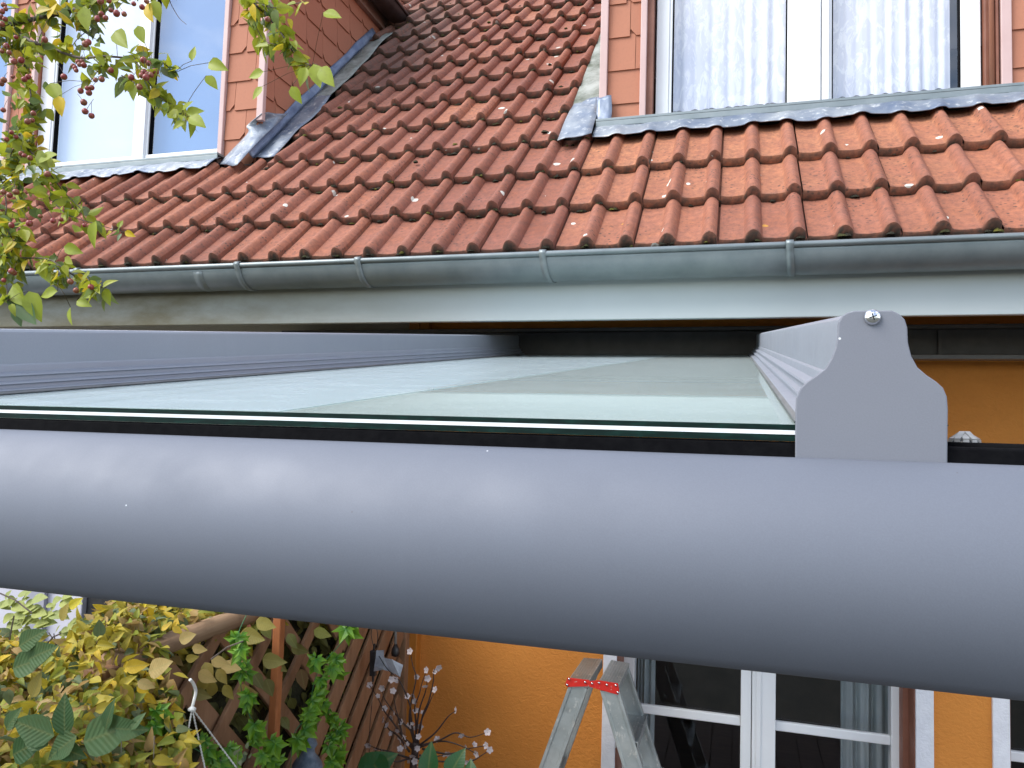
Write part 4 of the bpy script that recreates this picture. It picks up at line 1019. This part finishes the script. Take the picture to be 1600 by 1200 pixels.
garland('green plastic ivy garland hanging just right of the white cord hook', [(383,955),(372,1000),(376,1040),(380,1080),(388,1115),(400,1150),(405,1200)], [(374,1002,46,.6),(380,1012,44,.9),(376,1035,32,.4),(378,1052,36,.3),(388,1085,38,.6),(386,1102,34,.5),(402,1140,44,.8),(398,1155,38,.6),(425,1165,44,.9),(415,1180,40,.8),(435,1185,36,.7)])
garland('green plastic ivy garland trailing down the dense slats left of the taped adaptor', [(560,950),(545,985),(528,1010),(505,1035),(492,1060),(485,1090),(478,1120),(462,1150),(455,1210)], [(540,983,44,.9),(546,975,36,.7),(528,1030,46,.9),(520,1045,40,.9),(495,1030,36,.3),(500,1062,36,.5),(492,1088,42,.7),(482,1112,46,.9),(478,1122,42,.9),(470,1148,44,.7),(464,1160,40,.8),(462,1010,0,0)][:11])
garland('green plastic ivy garland with four spaced leaf tufts at the lower lattice', [(505,1095),(515,1110),(518,1125),(525,1150),(520,1185),(515,1215)], [(513,1108,34,.6),(517,1120,28,.5),(525,1145,40,.8),(520,1155,34,.7),(526,1180,42,.8),(516,1190,38,.7)])
garland('green plastic ivy garland in the shade below the yellow hedge leaves', [(180,1180),(215,1150),(250,1120),(268,1140),(300,1165),(340,1185),(370,1180)], [(248,1112,44,.3),(256,1125,42,.2),(243,1135,38,.3),(262,1145,36,.2),(283,1152,34,.1),(330,1180,40,.2),(355,1170,40,.5),(345,1190,40,.3),(365,1190,36,.4),(140,1180,34,.5),(320,1155,30,.1)], -1.22)
for k, (a, c) in enumerate((((380,1080),(470,1030)),((470,1030),(560,1005)))): pass

# ------------------------------------------------------------------ hanging baskets
hb = tag(empty('hanging_basket', atX(300, 1075, -1.18)), 'hanging basket on a white plastic hook with three twisted white cords', 'hanging basket')
HX = -1.18
hk = spline([atX(297,1062,HX), atX(302,1068,HX), atX(306,1080,HX), atX(303,1095,HX), atX(300,1106,HX)], 5)
MB().tube(hk, .0036, 10).build('hook', 'hookp', hb, smooth=True)
pb = atX(300, 1107, HX); MB().lathe([(.003,-.005),(.009,-.004),(.009,.0),(.004,.004)], pb, 14).build('hook_ring', 'hookp', hb, smooth=True)
ctr = pb + Vector((.012, 0, -.30))
ends = [atX(283,1205,HX+.02), atX(321,1205,HX+.03), atX(372,1203,HX+.0)]
for e in ends:
    m = MB(); d_ = (e-pb); e2 = pb + d_*2.0
    for ph in (0, pi):
        n_ = 150; q = d_.orthogonal().normalized(); w2 = d_.normalized().cross(q)
        m.tube([pb + (e2-pb)*i/n_ + (q*cos(i*.9+ph)+w2*sin(i*.9+ph))*.0011 for i in range(n_+1)], .0012, 5)
    m.build('cord', 'cord', hb, smooth=True)
rim = [pb + (e-pb)*2.0 for e in ends]; cc = sum(rim, Vector())/3; rr = max((r-cc).length for r in rim)
MB().lathe([(.05,-.13),(rr*.75,-.10),(rr*.98,-.02),(rr,.0),(rr*.95,.0),(rr*.9,-.02)], cc, 28).build('bowl', 'bowl', hb, smooth=True)
m = MB()
for k in range(60):
    p = cc + Vector((rnd(-1,1)*rr*.8, rnd(-1,1)*rr*.8, rnd(0,.06))); put_leaf(m, p, rdir(.6), rdir(.5), .03, .018, .2, .2, (.12,.17,.10))
for (px, py) in ((365,1180),(372,1172),(380,1178),(385,1170),(375,1188),(390,1185)):
    p = atX(px, py, HX+.02); put_leaf(m, p, rdir(.5), (Vector((0,-1,.5))+rdir()*.3).normalized(), .016, .011, .2, .2, (.16,.20,.12))
p = atX(372,1172,HX+.02); m.tube([cc+Vector((.03,0,.0)), (cc+p)/2+Vector((.01,0,.03)), p], .0012, 5, (.1,.12,.06))
m.build('foliage', 'bigleaf', hb, smooth=True)
wb = tag(empty('wicker_lamp', atX(205,1200,-1.22)), 'brown woven wicker dome hanging behind the green hornbeam leaves', 'wicker shade')
pc = atX(200,1160,-1.25); MB().lathe([(.01,.0),(.03,-.012),(.075,-.05),(.105,-.10),(.12,-.16),(.118,-.16),(.10,-.10)], pc+Vector((0,0,.004)), 30).build('shade', 'wicker', wb, smooth=True)
m = MB()
for px in (190, 241): m.tube([atX(px,1150,-1.12), atX(px-2,1230,-1.12)], .0009, 5)
m.build('string', mottled('old_string', (.22,.2,.17), (.3,.28,.25), .8, 80), wb)

# ------------------------------------------------------------------ jug behind the garland
pj = atX(470, 1195, -1.29)
jg = MB().lathe([(.02,-.10),(.045,-.06),(.05,-.01),(.045,.03),(.032,.05),(.022,.062),(.020,.075),(.028,.088),(.024,.10),(.010,.112),(.003,.13)], (pj.x+.04, pj.y-.03, pj.z-.01), 24)
tag(jg.build('stone_ornament', 'jug', smooth=True), 'blue grey glazed ornament half hidden behind the plastic ivy', 'ornament')

# ------------------------------------------------------------------ adaptor with tape, plug
ad = tag(empty('power_adaptor', atX(587,1035,-1.30)), 'black power adaptor stuck to the lattice with silver tape', 'adaptor')
AY = 2.72
def A_(px, py, Y=AY): return atY(px, py, Y)
p0, p1 = A_(584,1016), A_(583,1056)
m = MB(); m.bar(p0, p1, .024, .02, Vector((0,1,0))); m.bar(p0+Vector((0,0,.0)), p0+Vector((.003,0,.025)), .008, .01, Vector((0,1,0))); m.bar(p1, p1-Vector((-.001,0,.022)), .008, .01, Vector((0,1,0)))
m.build('adaptor_body', 'black', ad, bevel=.003)
m = MB(); m.sheet([[A_(588,1016,AY-.016), A_(600,1016,AY-.015)], [A_(587,1028,AY-.02), A_(600,1030,AY-.015)], [A_(585,1040,AY-.018), A_(601,1040,AY-.014)], [A_(584,1049,AY-.012), A_(601,1046,AY-.016)]])
m.sheet([[A_(600,1028,AY-.017), A_(600,1047,AY-.02)], [A_(612,1030,AY-.022), A_(610,1049,AY-.016)], [A_(630,1039,AY-.012), A_(625,1058,AY-.02)]])
m.build('tape', 'tape', ad, solid=.0008)
m = MB()
m.tube(spline([A_(584,1012), A_(580,990), A_(585,975), A_(590,990), A_(589,1012)], 5), .0014, 6)
m.tube(spline([A_(583,1060), A_(581,1100), A_(577,1150), A_(578,1210)], 5), .0014, 6); m.tube(spline([A_(592,1025,AY-.025), A_(605,1045,AY-.03), A_(622,1060,AY-.02)], 5), .0016, 6)
m.build('cable', 'black', ad, smooth=True)
pg = tag(empty('cable_plug', atY(618,1020,2.95)), 'black plug on a grey cable hanging at the orange duct', 'plug')
m = MB().lathe([(.006,.03),(.010,.022),(.016,.012),(.018,-.006),(.016,-.016),(.008,-.02)], atY(618,1018,2.95), 14); m.build('plug_body', 'black', pg, smooth=True)
MB().tube([atY(618,1012,2.95), atY(618,900,2.95)], .006, 8).build('plug_cable', mottled('grey_cable', (.2,.2,.2), (.26,.26,.26), .6, 20), pg, smooth=True)

# ------------------------------------------------------------------ blossom branch lamp
BY = 2.6
bb = tag(empty('blossom_branch', (atY(640,1195,BY).x, BY, GZ)), 'dark twig arrangement with small white pink blossoms before the orange wall', 'decorative branch')
def B_(px, py, dy=0): return atY(px, py, BY+dy)
base = B_(645, 1215); bt = MB()
bt.tube(spline([(base.x, BY, GZ+.3), (base.x+.01, BY, -1.5), base, B_(648,1180), B_(650,1160)], 4), [.02]*8+[.014]*9, 8)
tw = [[(650,1170),(640,1130),(642,1100),(650,1060),(645,1040),(641,1018)],[(650,1165),(650,1130),(648,1105),(655,1085),(660,1065),(667,1047)],[(652,1165),(660,1120),(670,1095),(677,1065),(678,1048),(685,1043)],
      [(652,1165),(657,1130),(668,1105),(680,1078)],[(648,1165),(642,1120),(640,1100),(625,1065),(615,1060),(612,1062)],[(645,1165),(630,1150),(622,1120),(618,1105),(614,1080)],[(645,1170),(632,1155),(615,1130),(600,1110),(590,1090),(577,1070)],
      [(640,1175),(622,1150),(608,1140),(600,1125)],[(655,1165),(680,1145),(700,1120),(713,1110)],[(655,1168),(690,1155),(712,1145),(735,1152),(762,1144)],[(655,1165),(690,1158),(720,1165),(745,1178)],[(660,1170),(700,1178),(730,1170),(760,1165)],
      [(735,1190),(745,1185),(765,1172)],[(640,1185),(610,1175),(590,1170),(575,1164)],[(640,1185),(620,1190),(605,1185)],[(655,1180),(680,1182),(700,1178)],[(648,1160),(645,1145),(630,1130),(612,1108),(600,1090),(597,1075)],[(650,1150),(655,1110),(665,1080),(668,1060)],[(650,1185),(690,1190),(720,1188),(735,1190)]]
spots = []
for i, t in enumerate(tw):
    dz = rnd(-.12,.12); c = spline([B_(x, y, dz*k/len(t)) for k, (x, y) in enumerate(t)], 5); n = len(c)
    bt.tube(c, [.0042-.003*k/(n-1) for k in range(n)], 6); spots.append((c[-1], 1.15))
    for k in range(4, n-2, 4):
        if random.random() < .62: spots.append((c[k]+rdir()*.008, rnd(.7,1.1)))
for _ in range(18): spots.append((B_(rnd(625,670), rnd(1150,1200), rnd(-.06,.02)), rnd(.8,1.2)))
bt.build('twigs', 'twig', bb, smooth=True)
fm = MB()
for k in range(5):
    a = 2*pi*k/5; m3 = Matrix.Rotation(a, 3, 'Z')
    vs = [m3 @ Vector(v) for v in ((0,0,0),(.0042,.004,.001),(.0052,.0085,.003),(.0022,.0125,.004),(-.0022,.0125,.004),(-.0052,.0085,.003),(-.0042,.004,.001))]
    fm.add(vs, [(0,1,2,3,4,5,6)])
fm.lathe([(.0016,0),(.0018,.002),(.0006,.0035)], (0,0,0), 6)
pr = None
for (p, s) in spots[:98]:
    if pr is None: pr = fm.build('blossom', 'petal', bb, solid=.0004); o = pr
    else: o = pr.copy(); COL.objects.link(o); o.parent = bb; o.matrix_parent_inverse = pr.matrix_parent_inverse.copy()
    o.location = p; o.rotation_euler = (pi/2+rnd(-1,1), rnd(-.6,.6), rnd(-1,1)); o.scale = (s*.85,)*3
MB().lathe([(.08,0),(.11,.02),(.13,.25),(.14,.42),(.12,.42),(.11,.3)], (base.x, BY, GZ+.02), 24).build('pot', 'pot', bb, smooth=True)
# broad-leaved plant
pp = tag(empty('broad_leaved_plant', (atY(690,1195,2.45).x, 2.45, GZ)), 'green broad leaved plant under the blossom twigs', 'plant')
m = MB(); c_ = atY(650, 1330, 2.45)
for (a, c, wd) in (((600,1215),(572,1180),.95),((560,1215),(610,1182),.8),((668,1215),(672,1166),.75),((700,1215),(722,1175),.8),((735,1220),(735,1190),.9)):
    p = atY(*a, 2.45); q = atY(*c, 2.47); put_leaf(m, p, q-p, Vector((.1,-1,.5)), (q-p).length*1.15, (q-p).length*wd, .2, .15, (.03,.12,.035), 8)
    m.tube(spline([(c_.x, 2.45, GZ+.25), c_, p], 4), .003, 5, (.03,.1,.03))
for k in range(24):
    d_ = rdir(.3); p = Vector((c_.x, 2.45, c_.z-.15))+d_*.12; put_leaf(m, p, (d_+Vector((0,0,-.2))), Vector((0,-.4,1)), .11, .085, .2, .3, (.03,.11,.03), 8)
m.build('leaves', 'bigleaf', pp, smooth=True)
MB().lathe([(.08,0),(.10,.02),(.13,.22),(.135,.26),(.12,.26)], (c_.x, 2.45, GZ+.02), 24).build('pot', 'pot', pp, smooth=True)

# ------------------------------------------------------------------ white folding chair seen behind the lattice
ch = tag(empty('garden_chair', atX(240,1100,-1.55)), 'white garden chair glimpsed behind the lattice beside the cord hook', 'chair')
zc = atX(245,1098,-1.5)
m = MB()
for k in range(5): m.bar((zc.x-.0, zc.y-.12+.05*k, zc.z-.06+.012*k), (zc.x+.01, zc.y-.10+.05*k, zc.z+.05), .028, .008, Vector((1,0,0)))
m.build('backrest', 'hookp', ch, bevel=.002)
MB().box(zc.x-.35, zc.x-.01, zc.y-.15, zc.y+.18, GZ+.40, GZ+.43).build('seat', 'hookp', ch, bevel=.004)
for (dx, dy) in ((-.33,-.13),(-.33,.15),(-.02,-.13),(-.02,.15)): MB().box(zc.x+dx-.012, zc.x+dx+.012, zc.y+dy-.012, zc.y+dy+.012, GZ, GZ+.40 if dx < -.1 else zc.z-.02).build('leg', 'hookp', ch)

# trees behind the camera: what the glass and glossy coat see on the horizon
for o in list(S.objects):
    if o.type == 'MESH' and o.name.startswith(('door_pane','window_pane')): o.visible_shadow = True
